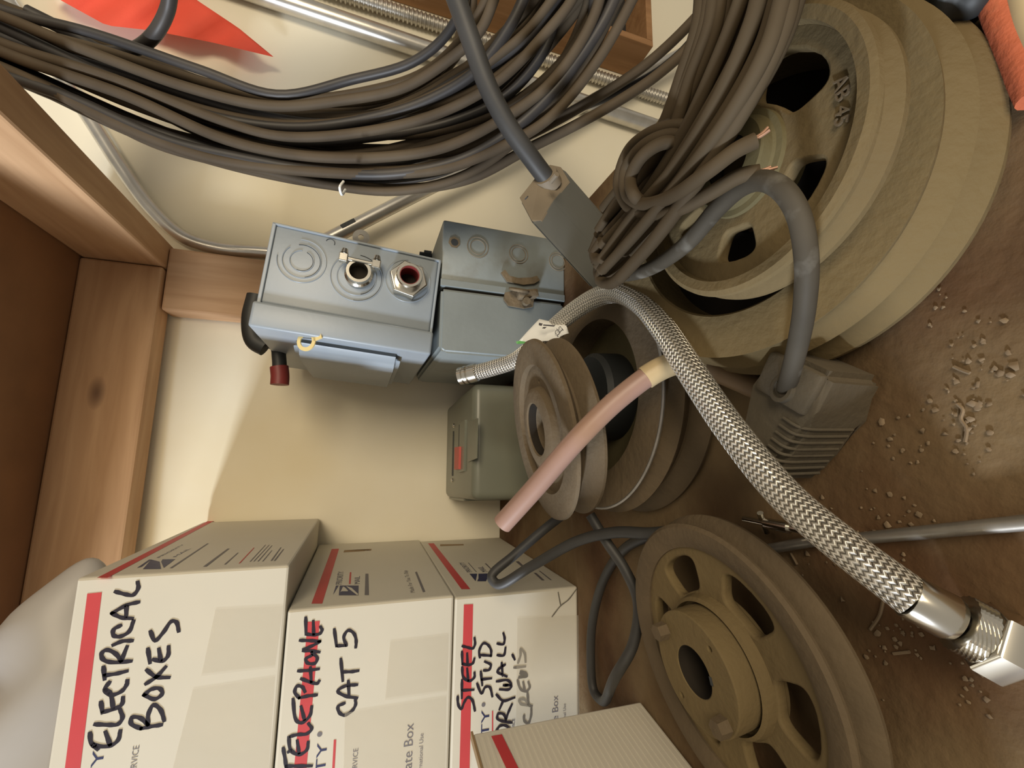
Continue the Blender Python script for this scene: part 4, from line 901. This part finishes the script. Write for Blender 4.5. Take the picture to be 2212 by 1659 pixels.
# thin black cord looping by the cartons
b = nb()
tube(b, smooth_path([at(1235, 1098, D=.42), at(1180, 1140, D=.425), at(1110, 1200, D=.42), at(1062, 1245, D=.412), at(1075, 1262, D=.407), at(1150, 1222, D=.39), at(1250, 1168, D=.365), at(1330, 1150, D=.345), at(1410, 1152, D=.325), at(1500, 1140, D=.30)], 9), .0044, 14)
BC = empty('black_cord', at(1330, 1300, z=0), 'thin black cord looping between the bottom carton and the spoked pulley', 'cord')
link('cord_length', b, M_cord, BC, smooth=True)
b = nb(); tube(b, smooth_path([at(1275, 1112, D=.37), at(1310, 1170, D=.36), at(1350, 1230, D=.35), at(1378, 1300, D=.342), at(1368, 1390, D=.338), at(1330, 1460, D=.34), at(1298, 1512, z=.0055), at(1282, 1490, z=.006), at(1276, 1400, z=.007), at(1282, 1330, z=.008), at(1305, 1250, z=.008), at(1350, 1185, z=.008), at(1420, 1150, z=.008)], 9), .0042, 14); link('cord_length', b, M_cord, BC, smooth=True)

# steel strip, small clips, dark and red things at the edge, dust flakes
b = nb(); a0, a1 = at(1860, 1163, z=.004), at(2260, 1125, z=.004); tube(b, smooth_path([a0, a0.lerp(a1, .5), a1], 6), .0028, 10); tag(link('steel_rod', b, M_bare, smooth=True), 'thin grey steel rod lying on the bare shelf', 'rod')
b = nb(); a0, a1 = at(1660, 1186, z=.004), at(1775, 1166, z=.004); tube(b, smooth_path([a0, a1], 4), .0028, 10); tag(link('steel_pin', b, M_bare, smooth=True), 'short steel pin half under the braided hose', 'pin')
b = nb(); a0, a1 = at(1655, 1130, z=.009), at(1705, 1140, z=.009); tube(b, smooth_path([a0, a1], 4), .0032, 12, hollow=.6); t = nb(); tube(t, [at(1642, 1108, z=.012), at(1656, 1150, z=.004)], .0018, 8); merge(b, t); tag(link('wire_clip', b, M_chrome, smooth=True), 'small bright metal clip behind the spoked pulley rim', 'clip')
b = nb(); t = nb(); bmesh.ops.create_icosphere(t, subdivisions=4, radius=1)
cc = at(2070, -28, z=.012)
for v in t.verts:
    p = v.co; v.co = cc + Vector((p.x * .016, p.y * .014, max(p.z, -.8) * .014)) * (1 + .08 * math.sin(9 * p.x + 5 * p.y))
merge(b, t); tag(link('rubber_lump', b, M_black, smooth=True), 'black rubber lump beside the largest pulley at the shelf end', 'rubber part')
b = nb(); RT = empty('red_tool', at(2190, 60, z=0), 'dusty red bar with a yellow band beside the largest pulley', 'tool')
tube(b, smooth_path([at(2150, -10, z=.006), at(2185, 85, z=.006), at(2240, 210, z=.006)], 6), .0056, 14); link('bar', b, M_redtool, RT, smooth=True)
b = nb(); tube(b, smooth_path([at(2205, -30, z=.006), at(2222, 60, z=.006), at(2260, 140, z=.006)], 6), .005, 14); link('band', b, M_cream, RT, smooth=True, label='yellow band')
b = nb()
for i in range(240):
    x, y = random.choice([(2080, 930), (2070, 800), (1930, 1120), (2150, 800), (1830, 1170), (1990, 1350), (1900, 1400), (2100, 1480), (1760, 1180), (2020, 620), (1960, 960)])
    p = at(x + random.gauss(0, 38), y + random.gauss(0, 45), z=.0006)
    if p.x > .28: continue
    s = abs(random.gauss(0, .00045)) + .00025
    t = nb(); bmesh.ops.create_icosphere(t, subdivisions=1, radius=s)
    for v in t.verts: v.co = p + Vector((v.co.x * random.uniform(.6, 2.2), v.co.y * random.uniform(.6, 2.2), v.co.z * .5))
    merge(b, t)
for pts in ([(2068, 872), (2080, 885), (2076, 905), (2088, 925), (2085, 955)], [(2060, 792), (2078, 800), (2095, 806)], [(1880, 1360), (1900, 1330), (1908, 1298)], [(1930, 1412), (1965, 1408)], [(1708, 1195), (1722, 1220)], [(1830, 1140), (1850, 1160), (1870, 1150)]):
    t = nb(); tube(t, smooth_path([at(x, y, z=.0006) for x, y in pts], 4), .0007, 6); merge(b, t)
o = link('dust_flakes', b, M_dustf, smooth=True); tag(o, 'flakes and clumps of tan dust scattered on the shelf', 'dust'); o['kind'] = 'stuff'
